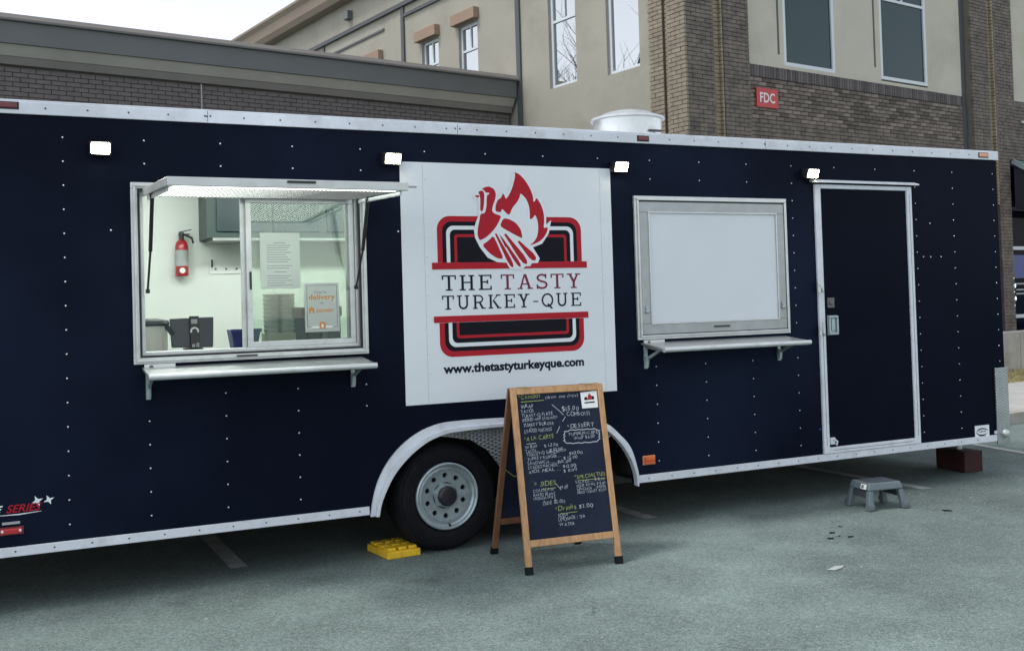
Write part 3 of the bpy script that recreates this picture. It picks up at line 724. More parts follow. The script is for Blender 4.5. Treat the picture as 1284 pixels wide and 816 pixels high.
pts = [(x, z-0.003) for x, z in up] + [(3.98,.58),(3.86,.665),(3.70,.70),(3.56,.64),(3.44,.50),(3.33,.40),(3.25,.48),(3.16,.60),(3.05,.67),(2.93,.695)]
g.poly(pts, -0.012, 0.006); g.build('fender_plate', 'diamond_plate', fen)
# wheels
def wheel(xw):
    c = (xw, 0.045, 0.336)
    t = MB(); prof = [(0.205,0.012),(0.215,-0.006),(0.24,-0.016),(0.285,-0.014),(0.305,-0.004),(0.318,0.008),(0.330,0.03),(0.336,0.05),(0.336,0.165),(0.328,0.19),(0.30,0.212),(0.24,0.215),(0.205,0.2)]
    t.lathe(c, (0,1,0), prof, 56, closed=True)
    for k in range(40):                                  # tread blocks on the shoulder
        a = 2*math.pi*k/40; ca, sa = math.cos(a), math.sin(a); r0, r1 = 0.322, 0.3385; hw = 0.011
        P = lambda r, y, q: (xw+r*ca-q*sa, 0.045+y, 0.336+r*sa+q*ca)
        t.add([P(r0,.03,-hw),P(r0,.03,hw),P(r1,.05,hw),P(r1,.05,-hw),P(r0,.19,-hw),P(r0,.19,hw),P(r1,.165,hw),P(r1,.165,-hw)],
              [(0,1,2,3),(7,6,5,4),(3,2,6,7),(0,3,7,4),(1,5,6,2)])
    for rr in (0.248, 0.268, 0.294): t.lathe((c[0], c[1]-0.0165+(0.004 if rr > .29 else 0), c[2]), (0,1,0), [(rr-.0025,.004),(rr-.0015,-.0012),(rr+.0015,-.0012),(rr+.0025,.004)], 56, closed=True)
    for k in range(14):
        a = R(40+7*k); P2 = lambda r, q: (c[0]+r*math.cos(a+q), c[1]-.0172, c[2]+r*math.sin(a+q)); t.add([P2(.276,-.03),P2(.276,.03),P2(.288,.024),P2(.288,-.024)], [(0,1,2,3)])
    ty = t.build('wheel', 'rubber', tr, smooth=True)
    ty['label'] = 'black trailer tyre on a silver steel rim'
    r = MB(); r.lathe(c, (0,1,0), [(0.204,0.014),(0.204,-0.012),(0.196,-0.017),(0.188,-0.012),(0.186,0.010),(0.176,0.018),(0.160,0.016),(0.156,0.022)], 48, closed=False)
    r.f = r.f[:-2]; r.mi = r.mi[:-2]
    # disc with ten round holes: every hole sits in its own 36 degree sector
    def DP(rr, a, y): return (c[0]+rr*math.cos(a), c[1]+0.020+0.022*(1-rr/0.157)+y, c[2]+rr*math.sin(a))
    for k in range(10):
        a0 = R(36*k); am = a0+R(18); a1 = a0+R(36); ri, rm, ro_ = 0.080, 0.124, 0.157
        ring_o = [(ro_,a0),(ro_,am),(ro_,a1),(rm,a1),(ri,a1),(ri,am),(ri,a0),(rm,a0)]
        hx, hz_ = rm*math.cos(am), rm*math.sin(am); hr = 0.0168; hole = []
        for (rr, a) in ring_o:
            d = Vector((rr*math.cos(a)-hx, rr*math.sin(a)-hz_)).normalized()*hr; q = Vector((hx, hz_))+d; hole.append((q.length, math.atan2(q.y, q.x)))
        # refine the hole to 16 points
        vs = [DP(rr, a, 0) for rr, a in ring_o]+[DP(rr, a, 0) for rr, a in hole]+[DP(rr, a, 0.02) for rr, a in hole]
        fs = []
        for i_ in range(8):
            j_ = (i_+1) % 8; fs += [(i_, i_+8, j_+8, j_), (i_+8, i_+16, j_+16, j_+8)]
        r.add(vs, fs)
    ro = r.build('rim', 'steel_rim', ty, smooth=True)
    b = MB(); b.lathe((xw, .045, .336), (0,1,0), [(0.15,0.075),(0.15,0.08),(0.02,.08)], 24); b.build('brake_drum', 'hub_dark', ty)
    h = MB(); h.lathe(c, (0,1,0), [(0.085,0.032),(0.083,0.02),(0.066,-0.004)], 6); h.build('hub_nut', 'steel_rim', ty)
    h = MB(); h.lathe(c, (0,1,0), [(0.062,0.0),(0.060,-0.022),(0.048,-0.034),(0.02,-0.037)], 24); h.build('hub_cap', 'hub_dark', ty, smooth=True)
    v = MB(); v.tube([(xw+.012, .05, .336-.172), (xw+.012, .03, .336-.180)], .006, 6); v.build('valve', 'rubber', ty)
    return ty
wA = wheel(2.905)
cp(wA, tr, (0.84, 0, 0))
for x in (2.905, 3.745):
    MB().lathe((x, 2.20, 0.336), (0,1,0), [(0.20,0),(0.24,-.01),(0.31,0),(0.336,.03),(0.336,.15),(0.30,.19),(0.2,.19)], 40).build('far_wheel', 'rubber', tr, smooth=True)
# front corner guard and jack
cg = MB(); cg.box(7.652, 7.792, -0.018, -0.002, 0.262, 0.872); cg.box(7.7815, 7.797, -0.0175, 2.46, 0.262, 0.872)
cgo = cg.build('corner_guard', 'diamond_plate', tr, bevel=0.004)
MB().lathe((7.735, -0.018, 0.345), (0,-1,0), [(.035,0),(.034,.012),(.02,.028),(.012,.03)], 16).build('guard_bolt', 'aluminium', cgo, smooth=True)
MB().tube([(7.70,.42,.27),(7.70,.42,.176)], .028, 12).build('jack_leg', 'aluminium', tr)
MB().box(7.63,7.66,-0.012,-.002,.345,.37).build('reflector_clip', 'white_trim', tr)

# logo panel: thin white sheet riveted on
sgn = MB().box(2.638, 4.112, -0.006, -0.001, 0.906, 2.371).build('logo_panel', 'sign_white', tr, bevel=0.001)
sgn['label'] = 'white square logo panel with red flaming turkey'
rv = MB()
for x in (2.80, 4.045):
    for j in range(12): riv(x, 2.27-j*0.118, -0.006, 0.0058)
for x in (3.21, 3.61):
    for z in (2.27, 2.14, 0.95): riv(x, z, -0.006, 0.005)
tag(rv.build('panel_rivets', 'print_white', sgn), kind='stuff')
for x in (2.783, 4.0275): MB().box(x,x+.0015,-.0066,-.0061,.91,2.36).build('seam', 'paper_grey', sgn)
def Ubox(x0, x1, za, zb, r, up):                       # half rounded box, open at zb; up: rounded top
    p = []
    s = 1 if up else -1
    p.append((x0, zb)); p += [(x0+r-r*math.cos(R(90*i/8)), za-s*r+s*r*math.sin(R(90*i/8))) for i in range(9)]
    p += [(x1-r+r*math.sin(R(90*i/8)), za-s*r+s*r*math.cos(R(90*i/8))) for i in range(9)]; p.append((x1, zb))
    return p
lx0, lx1 = 2.867, 3.876
ins = [(0,'print_red',.085),(.034,'print_black',.062),(.060,'print_white',.048),(.084,'print_black',.034),(.112,'print_red',.02),(.130,'print_black',.008)]
for up, za, zb in ((True, 2.046, 1.7605), (False, 1.183, 1.392)):
    s = 1 if up else -1
    for i, (d, m_, r_) in enumerate(ins):
        MB().poly(Ubox(lx0+d, lx1-d, za-s*d, zb, r_, up), -0.0068-0.0004*i).build('logo_frame', m_, sgn)
MB().poly([(2.828,1.719),(3.911,1.719),(3.911,1.760),(2.828,1.760)], -0.0094).build('logo_bar', 'print_red', sgn)
MB().poly([(2.831,1.394),(3.911,1.394),(3.911,1.4335),(2.831,1.4335)], -0.0094).build('logo_bar', 'print_red', sgn)
def crop(pts): return [SX(535+x/6.043, 210+y/6.043) for x, y in pts]
def chaikin(p, n=1):
    for _ in range(n):
        q = []
        for i in range(len(p)):
            a = p[i]; b = p[(i+1) % len(p)]
            q += [(a[0]*.8+b[0]*.2, a[1]*.8+b[1]*.2), (a[0]*.2+b[0]*.8, a[1]*.2+b[1]*.8)]
        p = q
    return p
white = [(338,213),(385,178),(420,146),(470,128),(520,152),(537,200),(527,232),(552,215),(572,172),(598,212),(632,140),(648,20),(670,20),(735,60),(800,160),(815,228),(832,200),(882,280),(900,370),(900,432),(938,400),(920,500),(870,578),(800,606),(852,690),(838,724),(792,726),(780,748),(742,750),(722,772),(628,772),(600,722),(530,718),(458,684),(398,606),(362,535),(352,470),(368,415),(385,372),(388,345),(385,245),(360,240)]
MB().poly(crop(white), -0.0100).build('turkey_outline', 'print_white', sgn)
red = {
 'flame': [(660,35),(700,55),(745,105),(780,165),(800,220),(803,262),(815,258),(825,228),(860,280),(880,340),(886,400),(880,462),(914,452),(905,495),(880,535),(845,565),(800,585),(776,590),(806,566),(830,530),(840,480),(838,420),(825,375),(814,360),(800,385),(776,396),(776,350),(772,300),(750,240),(705,195),(700,225),(680,265),(645,305),(626,352),(612,362),(565,312),(558,342),(515,335),(517,290),(530,250),(560,230),(571,195),(585,215),(592,240),(610,225),(640,165),(658,100),(665,60)],
 'body': [(410,165),(440,149),(470,146),(505,165),(520,200),(515,240),(495,295),(490,330),(505,350),(560,368),(548,400),(525,445),(490,490),(440,535),(395,555),(380,510),(382,460),(393,410),(402,352),(436,348),(448,300),(450,212),(468,204),(470,194),(440,192),(432,176)],
 'wattle': [(385,190),(400,178),(420,178),(432,198),(430,280),(422,325),(410,338),(400,320),(402,250),(398,215)],
 'beak': [(352,215),(398,211),(385,235)],
 'belly': [(415,588),(460,558),(500,518),(530,580),(580,694),(530,690),(470,650)],
 'wing': [(548,445),(575,386),(620,392),(670,420),(708,470),(722,540),(680,520),(610,482)]}
for k, pts in red.items(): MB().poly(crop(chaikin(pts)), -0.0104).build('turkey_'+k, 'print_red', sgn)
for (a, b, wd) in (((517,502),(648,756),34), ((560,530),(705,752),30), ((588,505),(752,730),44), ((690,560),(818,702),46)):
    a = Vector(a); b = Vector(b); d = (b-a).normalized(); nn = Vector((-d.y, d.x)); L = (b-a).length
    pts = [a+d*L*t+nn*wd/2*k for t, k in ((0,.35),(.4,.7),(.75,1),(.93,.8),(1,.25))]+[a+d*L*t-nn*wd/2*k for t, k in ((1,.25),(.93,.8),(.75,1),(.4,.7),(0,.35))]
    MB().poly(crop([(p.x, p.y) for p in pts]), -0.0104).build('turkey_feather', 'print_red', sgn)
for (a, b, wd) in (((540,500),(600,600),10), ((585,510),(680,640),12)):
    a = Vector(a); b = Vector(b); d = (b-a).normalized(); nn = Vector((-d.y, d.x))
    MB().poly(crop([tuple(a), tuple(b+nn*wd), tuple(b-nn*wd)]), -0.0102).build('feather_gap', 'print_black', sgn)
# slab letters
SW, SH = 0.15, 0.085
def glyph(ch, w):
    r = []; H = lambda x0, x1, z: [(x0,z-SH/2),(x1,z-SH/2),(x1,z+SH/2),(x0,z+SH/2)]
    V = lambda x, z0=0, z1=1: [(x-SW/2,z0),(x+SW/2,z0),(x+SW/2,z1),(x-SW/2,z1)]
    t, b = 1-SH/2, SH/2; e = SW/2
    ser = lambda x, z, k=.30: H(x-k/2-.02, x+k/2+.02, z)
    if ch == 'T': r = [V(w/2), H(0,w,t), [(0,.72),(SH,.72),(SH,1),(0,1)], [(w-SH,.72),(w,.72),(w,1),(w-SH,1)], ser(w/2,b,.36)]
    elif ch == 'H': r = [V(.2), V(w-.2), H(.2,w-.2,.52)]+[ser(x,z,.32) for x in (.2,w-.2) for z in (t,b)]
    elif ch == 'E': r = [V(.22), H(.04,w,t), H(.04,w,b), H(.22,w*.74,.53), [(w-SH,.74),(w,.74),(w,1),(w-SH,1)], [(w-SH,0),(w,0),(w,.26),(w-SH,.26)], [(w*.74-SH,.4),(w*.74,.4),(w*.74,.66),(w*.74-SH,.66)]]
    elif ch == 'A': r = [[(.12,0),(.24,0),(w/2+.02,1),(w/2-.08,1)], [(w-.28,0),(w-.12,0),(w/2+.08,1),(w/2-.08,1)], H(w*.27,w*.73,.34), ser(.17,b,.3), ser(w-.18,b,.32)]
    elif ch == 'Y': r = [V(w/2,0,.48), [(w/2-SW/2,.42),(w/2+SW/2,.46),(.28,1),(.12,1)], [(w/2-SW/2+.02,.46),(w/2+SW/2,.42),(w-.14,1),(w-.26,1)], ser(.2,t,.32), ser(w-.2,t,.32), ser(w/2,b,.36)]
    elif ch == 'K': r = [V(.2), [(.22,.36),(.3,.46),(w-.16,1),(w-.30,1)], [(.34,.54),(.46,.60),(w-.08,0),(w-.26,0)]]+[ser(.2,z,.3) for z in (t,b)]+[ser(w-.22,t,.3), ser(w-.16,b,.3)]
    elif ch == '-': r = [H(.06,w-.06,.42)]
    elif ch == 'S':
        pts = arc(w/2,.74,w*.36,.215,30,270,12)[:-1]+arc(w/2,.265,w*.40,.225,90,-150,12)
        r = strip(pts, .125)+[[(w*.83-.04,.70),(w*.83+.05,.70),(w*.83+.05,1),(w*.83-.04,1)], [(w*.1-.03,0),(w*.1+.06,0),(w*.1+.06,.30),(w*.1-.03,.30)]]
    elif ch == 'U': r = strip([(.2,1),(.2,.36)]+arc(w/2,.36,w/2-.2,.30,180,360,12)+[(w-.2,1)], .13)+[ser(.2,t,.32), ser(w-.2,t,.3)]
    elif ch == 'R': r = [V(.2)]+strip([(.2,.955)]+[(w*.5,.955)]+arc(w*.5,.71,w*.28,.245,90,-90,8)+[(.2,.465)], .10)+[[(w*.48,.46),(w*.64,.46),(w-.1,0),(w-.28,0)], ser(.2,b,.3), H(.02,.3,t), ser(w-.14,b,.26)]
    elif ch == 'Q': r = strip(arc(w/2,.5,w*.42,.45,0,360,26), .12)+[[(w*.46,.2),(w*.56,.26),(w*.95,-.12),(w*.8,-.16)]]
    return r
def slab(text, x0, x1, z0, z1, cols, name):
    wd = {'T':.86,'H':.95,'E':.85,'A':1.0,'Y':.95,'K':.98,'-':.5,'S':.78,'U':.95,'R':.95,'Q':.95,' ':.18}
    gap = 0.2; tot = sum(wd[c] for c in text)+gap*(len(text)-1); sx = (x1-x0)/tot; sz = z1-z0; x = x0; mbs = {}
    for i, ch in enumerate(text):
        for k, q in enumerate(glyph(ch, wd[ch])):
            mb = mbs.setdefault(cols[i], MB()); mb.poly([(x+p[0]*sx, z0+p[1]*sz) for p in q], -0.0070-0.00012*(k % 12))
        x += (wd[ch]+gap)*sx
    for m_, mb in mbs.items(): mb.build(name, m_, sgn)
slab('THE TASTY', 2.890, 3.862, 1.588, 1.682, ['print_navy']*4+['print_plum']*5, 'slab_lettering')
slab('TURKEY-QUE', 2.888, 3.860, 1.472, 1.558, ['print_navy']*10, 'slab_lettering')
lm = MB(); fit_text(lm, 'www.thetastyturkeyque.com', (2.884, -0.0072, 1.066), (1,0,0), (0,0,1), 0.984, 0.074, bold=0.04)
lm.build('web_lettering', 'print_navy', sgn)

# ---------------------------------------------------------------- serving window frames
def frame_ring(mb, x0, x1, z0, z1, wd, y0, y1):
    mb.box(x0, x1, y0, y1, z0, z0+wd); mb.box(x0, x1, y0, y1, z1-wd, z1)
    mb.box(x0, x0+wd, y0, y1, z0+wd, z1-wd); mb.box(x1-wd, x1, y0, y1, z0+wd, z1-wd)
f1 = MB(); frame_ring(f1, 1.10, 2.412, 1.229, 2.208, 0.034, -0.020, -0.001); frame_ring(f1, 1.112, 2.400, 1.241, 2.196, 0.012, -0.034, -0.0205)
sv = f1.build('serving_window', 'aluminium', tr, bevel=0.003); sv['label'] = 'open serving window with aluminium frame and sliding glass'
gk = MB(); frame_ring(gk, 1.1345, 2.3775, 1.2635, 2.1735, 0.011, -0.016, -0.0005); gk.build('gasket', 'lamp_black', sv)
rvl = MB(); frame_ring(rvl, 1.136, 2.384, 1.263, 2.174, 0.014, 0.0, 0.12); rvl.build('window_reveal', 'dull_aluminium', sv, bevel=0.002)
tk = MB()
frame_ring(tk, 1.1505, 2.3695, 1.2775, 2.1595, 0.016, 0.012, 0.030); frame_ring(tk, 1.1505, 2.3695, 1.2775, 2.1595, 0.014, 0.045, 0.060); frame_ring(tk, 1.1505, 2.3695, 1.2775, 2.1595, 0.016, 0.075, 0.092)
tk.build('window_track', 'aluminium', sv, bevel=0.002)
def sash(x0, x1, y):
    s_ = MB(); frame_ring(s_, x0, x1, 1.294, 2.143, 0.030, y, y+0.014)
    o = s_.build('sash', 'aluminium', sv, bevel=0.002)
    return o
sash(1.72, 2.352, 0.031)
sash(1.695, 2.34, 0.061)
MB().box(1.7505, 2.3215, 0.036, 0.040, 1.3245, 2.1125).build('glass_pane', 'clear_glass', sv)
MB().box(1.7255, 2.3095, 0.066, 0.070, 1.3245, 2.1125).build('glass_pane', 'clear_glass', sv)
MB().box(1.735, 1.745, 0.018, 0.0305, 1.62, 1.72).build('sash_pull', 'steel_dark', sv)
MB().box(1.64, 1.755, -0.042, -0.0345, 1.247, 1.257).build('flap_catch', 'screw_dark', sv)
# raised flap
HY, HZ = -0.036, 2.143; FY, FZ = -0.93, 2.098
def flap_pt(t, off=0.0):                                # t along from hinge to front edge, off = normal upwards
    d = Vector((0, FY-HY, FZ-HZ)); n = Vector((0, d.z, -d.y)).normalized(); n = n if n.z > 0 else -n
    p = Vector((0, HY, HZ))+d*t+n*off; return p.y, p.z
def flap_box(mb, x0, x1, t0, t1, o0, o1):
    A = [flap_pt(t0,o0), flap_pt(t1,o0), flap_pt(t1,o1), flap_pt(t0,o1)]
    mb.add([(x0, *a) for a in A]+[(x1, *a) for a in A], [(0,1,2,3),(7,6,5,4),(0,4,5,1),(1,5,6,2),(2,6,7,3),(3,7,4,0)])
fm = MB(); X0, X1 = 1.160, 2.345
flap_box(fm, X0, X1, 0.96, 1.0, -0.012, 0.03); flap_box(fm, X0, X1, 0.0, 0.035, -0.012, 0.03)
flap_box(fm, X0, X0+.035, 0.0355, 0.9595, -0.012, 0.03); flap_box(fm, X1-.035, X1, 0.0355, 0.9595, -0.012, 0.03)
fl = fm.build('awning_flap', 'aluminium', tr, bevel=0.003); fl['label'] = 'raised aluminium window flap with lit underside'
fs_ = MB(); flap_box(fs_, X0+.0355, X1-.0355, 0.0365, 0.9585, 0.0, 0.02); fs_.build('flap_skin', 'flap_white', fl)
ls = MB(); flap_box(ls, X0+.05, X1-.05, 0.06, 0.93, -0.014, -0.002); ls.build('light_strip', 'led_strip', fl)
rb = MB(); k = 0; x = X0+.075
while x < X1-.06: flap_box(rb, x, x+.007, 0.06, 0.93, -0.0175, -0.0145); x += 0.0205
tag(rb.build('light_ribs', 'steel_dark', fl), kind='stuff')
ct = MB(); flap_box(ct, 1.72, 1.86, 1.001, 1.012, 0.012, 0.024); ct.build('flap_catch', 'screw_dark', fl)
for xs, sgn_ in ((1.175, 1), (2.335, -1)):
    y, z = flap_pt(0.30, -0.02)
    lo = (xs, -0.045, 1.62); mid_ = (xs, -0.045+(y+.045)*.55, 1.62+(z-1.62)*.42)
    s_ = MB(); s_.tube([lo, mid_], .006, 8); s_.tube([mid_, (xs, y, z)], .0105, 10); s_.lathe(lo, (1,0,0), [(.012,-.01),(.012,.01)], 10); s_.lathe((xs,y,z), (1,0,0), [(.014,-.012),(.014,.012)], 10)
    s_.build('gas_strut', 'lamp_black', fl)
    a = MB(); y2, z2 = flap_pt(0.9, -0.022); y1, z1 = flap_pt(0.12, -0.03); a.bar((xs, y1, z1), (xs, y2, z2), .012, .02); a.build('flap_arm', 'aluminium', fl)
y, z = flap_pt(0.975, 0.012); MB().tube([(X1-.02, y, z), (X1+.05, y, z)], .008, 8).build('flap_pin', 'aluminium', fl)

# closed second window
f2 = MB(); frame_ring(f2, 4.283, 5.575, 1.231, 2.195, 0.022, -0.020, -0.001); frame_ring(f2, 4.300, 5.558, 1.248, 2.178, 0.014, -0.032, -0.0205)
w2 = f2.build('closed_window', 'aluminium', tr, bevel=0.003); w2['label'] = 'closed white window flap in aluminium frame'
f2 = MB(); frame_ring(f2, 4.318, 5.540, 1.266, 2.155, 0.072, -0.026, -0.004); f2.build('flap_frame', 'dull_aluminium', w2, bevel=0.003)
f2 = MB(); frame_ring(f2, 4.384, 5.474, 1.332, 2.089, 0.010, -0.032, -0.0262); f2.build('flap_bead', 'aluminium', w2, bevel=0.002)
MB().box(4.391, 5.467, -0.022, -0.006, 1.339, 2.082).build('flap_skin', 'flap_white', w2)
for x in (4.352, 5.507):
    l_ = MB(); l_.lathe((x, -0.026, 1.42), (0,-1,0), [(.016,0),(.014,.014),(.006,.02)], 12); l_.box(x-.012, x+.008, -.036, -.0262, 1.435, 1.455); l_.build('latch', 'steel_rim', w2)
MB().box(4.90, 5.03, -0.034, -0.0262, 1.296, 1.308).build('handle_slot', 'screw_dark', w2)
MB().box(4.33, 5.53, -.0205, -.0195, 2.158, 2.163).build('shadow_gap', 'screw_dark', w2)

# fold-out shelves
def shelf(x0, x1, lab):
    s_ = MB(); s_.add([(x0,-.002,1.214),(x1,-.002,1.214),(x1,-.255,1.184),(x0,-.255,1.184),(x0,-.002,1.200),(x1,-.002,1.200),(x1,-.255,1.170),(x0,-.255,1.170)],
          [(3,2,1,0),(4,5,6,7),(0,1,5,4),(2,3,7,6),(1,2,6,5),(3,0,4,7)])
    o = s_.build('shelf', 'counter_steel', tr, bevel=0.002); o['label'] = lab
    MB().tube([(x0+.0, -.272, 1.171), (x1+.0, -.272, 1.171)], .017, 14).build('shelf_edge', 'aluminium', o, smooth=True)
    MB().box(x0+.01, x0+.17, -0.032, -0.021, 1.196, 1.2285).build('shelf_label', 'paper', o)
    MB().lathe((x0+.045, -.0322, 1.213), (0,-1,0), [(.012,0),(.011,.0015)], 14).build('label_mark', 'ink_grey', o)
    for xb in (x0+.03, x1-.06):
        b = MB(); b.box(xb-.012, xb+.012, -.014, -.002, 1.04, 1.198); b.bar((xb,-.02,1.10), (xb,-.20,1.172), .016, .016); b.tube([(xb,-.018,1.05),(xb,-.03,1.12)], .014, 8); b.bar((xb,-.014,1.185),(xb,-.23,1.162),.02,.012)
        b.build('shelf_bracket', 'steel_rim', o)
shelf(1.142, 2.372, 'steel shelf folded out below the open serving window')
shelf(4.312, 5.528, 'steel shelf folded out below the closed white window')

# door
dr = MB().box(5.900, 6.755, -0.008, -0.001, 0.385, 2.277).build('door', 'door_black', tr); dr['label'] = 'narrow navy entry door in white aluminium frame'
df = MB(); df.box(5.846, 5.8995, -0.022, -0.001, 0.340, 2.3085); df.box(6.7555, 6.808, -0.022, -0.001, 0.340, 2.3085); df.box(5.8997, 6.7553, -0.022, -0.001, 2.2775, 2.3085); df.box(5.8997, 6.7553, -0.022, -0.001, 0.340, 0.3845)
df.build('door_frame', 'white_trim', dr, bevel=0.004)
gp = MB(); gp.box(5.871, 5.874, -.0226, -.0221, .40, 1.30); gp.box(6.780, 6.783, -.0226, -.0221, .40, 2.25); gp.box(5.93,6.72,-.0226,-.0221,.361,.364); gp.build('frame_groove', 'screw_dark', dr)
dp = MB(); dp.add([(5.815,-.001,2.345),(6.862,-.001,2.345),(6.862,-.05,2.328),(5.815,-.05,2.328),(5.815,-.001,2.325),(6.862,-.001,2.325),(6.862,-.05,2.318),(5.815,-.05,2.318)], [(3,2,1,0),(4,5,6,7),(0,1,5,4),(2,3,7,6),(1,2,6,5),(3,0,4,7)])
dp.build('drip_rail', 'white_trim', dr)
hd = MB(); hd.box(5.925, 6.02, -.016, -.0085, 1.20, 1.345); frame_ring(hd, 5.928, 6.017, 1.203, 1.342, .016, -.032, -.0165); hd.box(5.952, 5.985, -.030, -.0165, 1.235, 1.32); hd.build('door_handle', 'steel_rim', dr, bevel=0.004)
dk = MB(); dk.box(5.93, 5.995, -.02, -.0085, 1.40, 1.475); dk.lathe((5.96,-.02,1.44),(0,-1,0),[(.02,0),(.018,.012)],14); dk.build('deadbolt', 'metal_grey', dr, bevel=0.004)
for z in (1.515, 1.20):
    h = MB(); h.box(5.828, 5.852, -.036, -.0225, z, z+.075); h.tube([(5.835,-.034,z+.06),(5.885,-.03,z+.0)], .006, 6); h.build('hasp', 'aluminium', dr)
hk = MB(); hk.box(5.905, 5.945, -.03, -.0085, .405, .455); hk.tube([(5.925,-.03,.45),(5.95,-.045,.425),(5.945,-.04,.40)], .007, 8); hk.build('door_hook', 'white_trim', dr, bevel=0.003)
# marker lamps, stickers
def marker(name, x0, x1, z0, z1, m_, m2):
    o = MB().box(x0, x1, -0.026, -0.0165 if z0 > 2 else -0.001, z0, z1).build(name, m_, tr, bevel=0.006, seg=3)
    MB().box(x0-.01, x1+.01, -0.0175 if z0 > 2 else -.006, -0.0163 if z0 > 2 else -.0008, z0-.006, z1+.006).build('lamp_base', m2, o)
    return o
marker('marker_lamp', 4.335, 4.41, 2.566, 2.594, 'red_dark', 'lamp_black')
marker('marker_lamp', 7.57, 7.665, 2.568, 2.598, 'amber_pale', 'lamp_black')
marker('marker_lamp', 0.40, 0.555, 2.575, 2.603, 'red_dark', 'lamp_black')
a = marker('side_reflector', 4.306, 4.382, 0.408, 0.456, 'amber', 'amber_pale'); MB().box(4.309,4.379,-.03,-.0265,.428,.432).build('reflector_ridge', 'red_lens', a)
a = marker('side_lamp', 0.444, 0.542, 0.404, 0.432, 'red_lens', 'red_dark'); MB().box(.452,.535,-.014,-.001,.452,.463).build('lamp_hood', 'paper_grey', a)
for x in (.452, .535): MB().lathe((x,-.0262,.420),(0,-1,0),[(.007,0),(.004,.003)],8).build('lamp_screw', 'print_white', a)
st_ = MB().box(7.413, 7.572, -.004, -.0005, .330, .424).build('maker_sticker', 'print_white', tr)
e_ = MB()
for q in strip(arc(7.492,.372,.062,.026,15,330,18), [.004+.006*abs(math.sin(i*.35)) for i in range(19)]): e_.poly([tuple(p) for p in q], -.0046)
fit_text(e_, 'Cargo', (7.452,-.0046,.364), (1,0,0), (0,0,1), .082, .022, bold=.02, shear=.3); e_.box(7.46,7.53,-.0046,-.0042,.338,.342)
e_.build('sticker_print', 'print_black', st_)
sr = MB(); fit_text(sr, 'E', (.408,-.003,.512), (1,0,0), (0,0,1), .05, .036, bold=.03, shear=.3); b_ = MB()
for q in strip([(.42,.499),(.53,.497),(.636,.503)], [.002,.006,.002]): b_.poly([tuple(p) for p in q], -.002)
ss = b_.build('series_decal', 'print_white', tr)
sr.build('decal_letter', 'print_white', ss)
sr = MB(); fit_text(sr, 'SERIES', (.472,-.003,.508), (1,0,0), (0,0,1), .165, .040, bold=.012, shear=.35); sr.build('decal_lettering', 'print_red', ss)
for (cx, cz, s_) in ((.617,.556,.026), (.672,.556,.024)):
    pts = []
    for k in range(8):
        rr = s_*(1.15 if k % 2 == 0 else .42); a_ = R(22+45*k); pts.append((cx+rr*math.cos(a_), cz+rr*.95*math.sin(a_)))
    MB().poly(pts, -.0025).build('decal_star', 'print_white', ss)
MB().box(5.818, 5.842, -.003, -.0005, .515, .527).build('blue_sticker', 'plastic_blue', tr)
# floodlights
def flood(x, z=2.376):
    h = MB(); h.add([(x-.052,-.001,z+.045),(x+.052,-.001,z+.045),(x+.052,-.001,z-.02),(x-.052,-.001,z-.02),(x-.056,-.085,z+.034),(x+.056,-.085,z+.034),(x+.056,-.055,z-.036),(x-.056,-.055,z-.036)],
              [(3,2,1,0),(0,1,5,4),(2,3,7,6),(1,2,6,5),(3,0,4,7),(4,5,6,7)])
    o = h.build('floodlight', 'lamp_black', tr, bevel=0.005)
    l = MB(); a_ = [Vector((x-.046,-.0835,z+.028)), Vector((x+.046,-.0835,z+.028)), Vector((x+.046,-.0605,z-.028)), Vector((x-.046,-.0605,z-.028))]
    off = Vector((0,-.006,-.0025)); l.add([p+off for p in a_]+a_, [(3,2,1,0),(0,1,5,4),(1,2,6,5),(2,3,7,6),(3,0,4,7)]); l.build('lamp_lens', 'led_white', o, bevel=0.009, seg=3)
    return o
fA = flood(0.950)
for x in (2.575, 4.162, 5.790): cp(fA, tr, (x-0.950, 0, 0))
# roof vent: spun-metal exhaust with a domed cap
rvn = MB(); c = (4.90, 1.0, 2.66)
rvn.lathe(c, (0,0,1), [(.258,0),(.262,.10),(.266,.235)], 40); v_ = rvn.build('roof_vent', 'aluminium', tr, smooth=True)
MB().lathe((4.90,1.0,2.896), (0,0,1), [(.288,0),(.293,.008),(.282,.018),(.22,.03),(.19,.055),(.12,.072),(.03,.078)], 40).build('vent_cap', 'aluminium', v_, smooth=True)
MB().box(4.92, 5.03, 0.72, 0.742, 2.775, 2.79).build('vent_slot', 'screw_dark', v_)

# ---------------------------------------------------------------- fittings inside
cabs = MB().box(1.86, 3.6, 2.03, 2.369, 2.055, 2.495).build('wall_cabinet', 'cabinet', tr)
for k in range(4):
    x = 1.93+k*.42; d_ = MB().box(x, x+.36, 2.012, 2.0295, 2.10, 2.46).build('cabinet_door', 'cabinet_door', cabs, bevel=0.004)
MB().box(1.9, 3.6, 2.02, 2.369, 2.035, 2.0545).build('cabinet_rail', 'counter_steel', cabs)
ctp = MB(); ctp.box(-.19, 4.19, .058, .62, 1.235, 1.265); ctp.build('counter', 'counter_steel', tr)
for (x0, x1, y) in ((0.3, 2.0, 1.25), (2.2, 3.9, 1.25)):
    MB().box(x0, x1, y-.06, y+.06, 2.455, 2.499).build('ceiling_light', 'tube_light', tr)
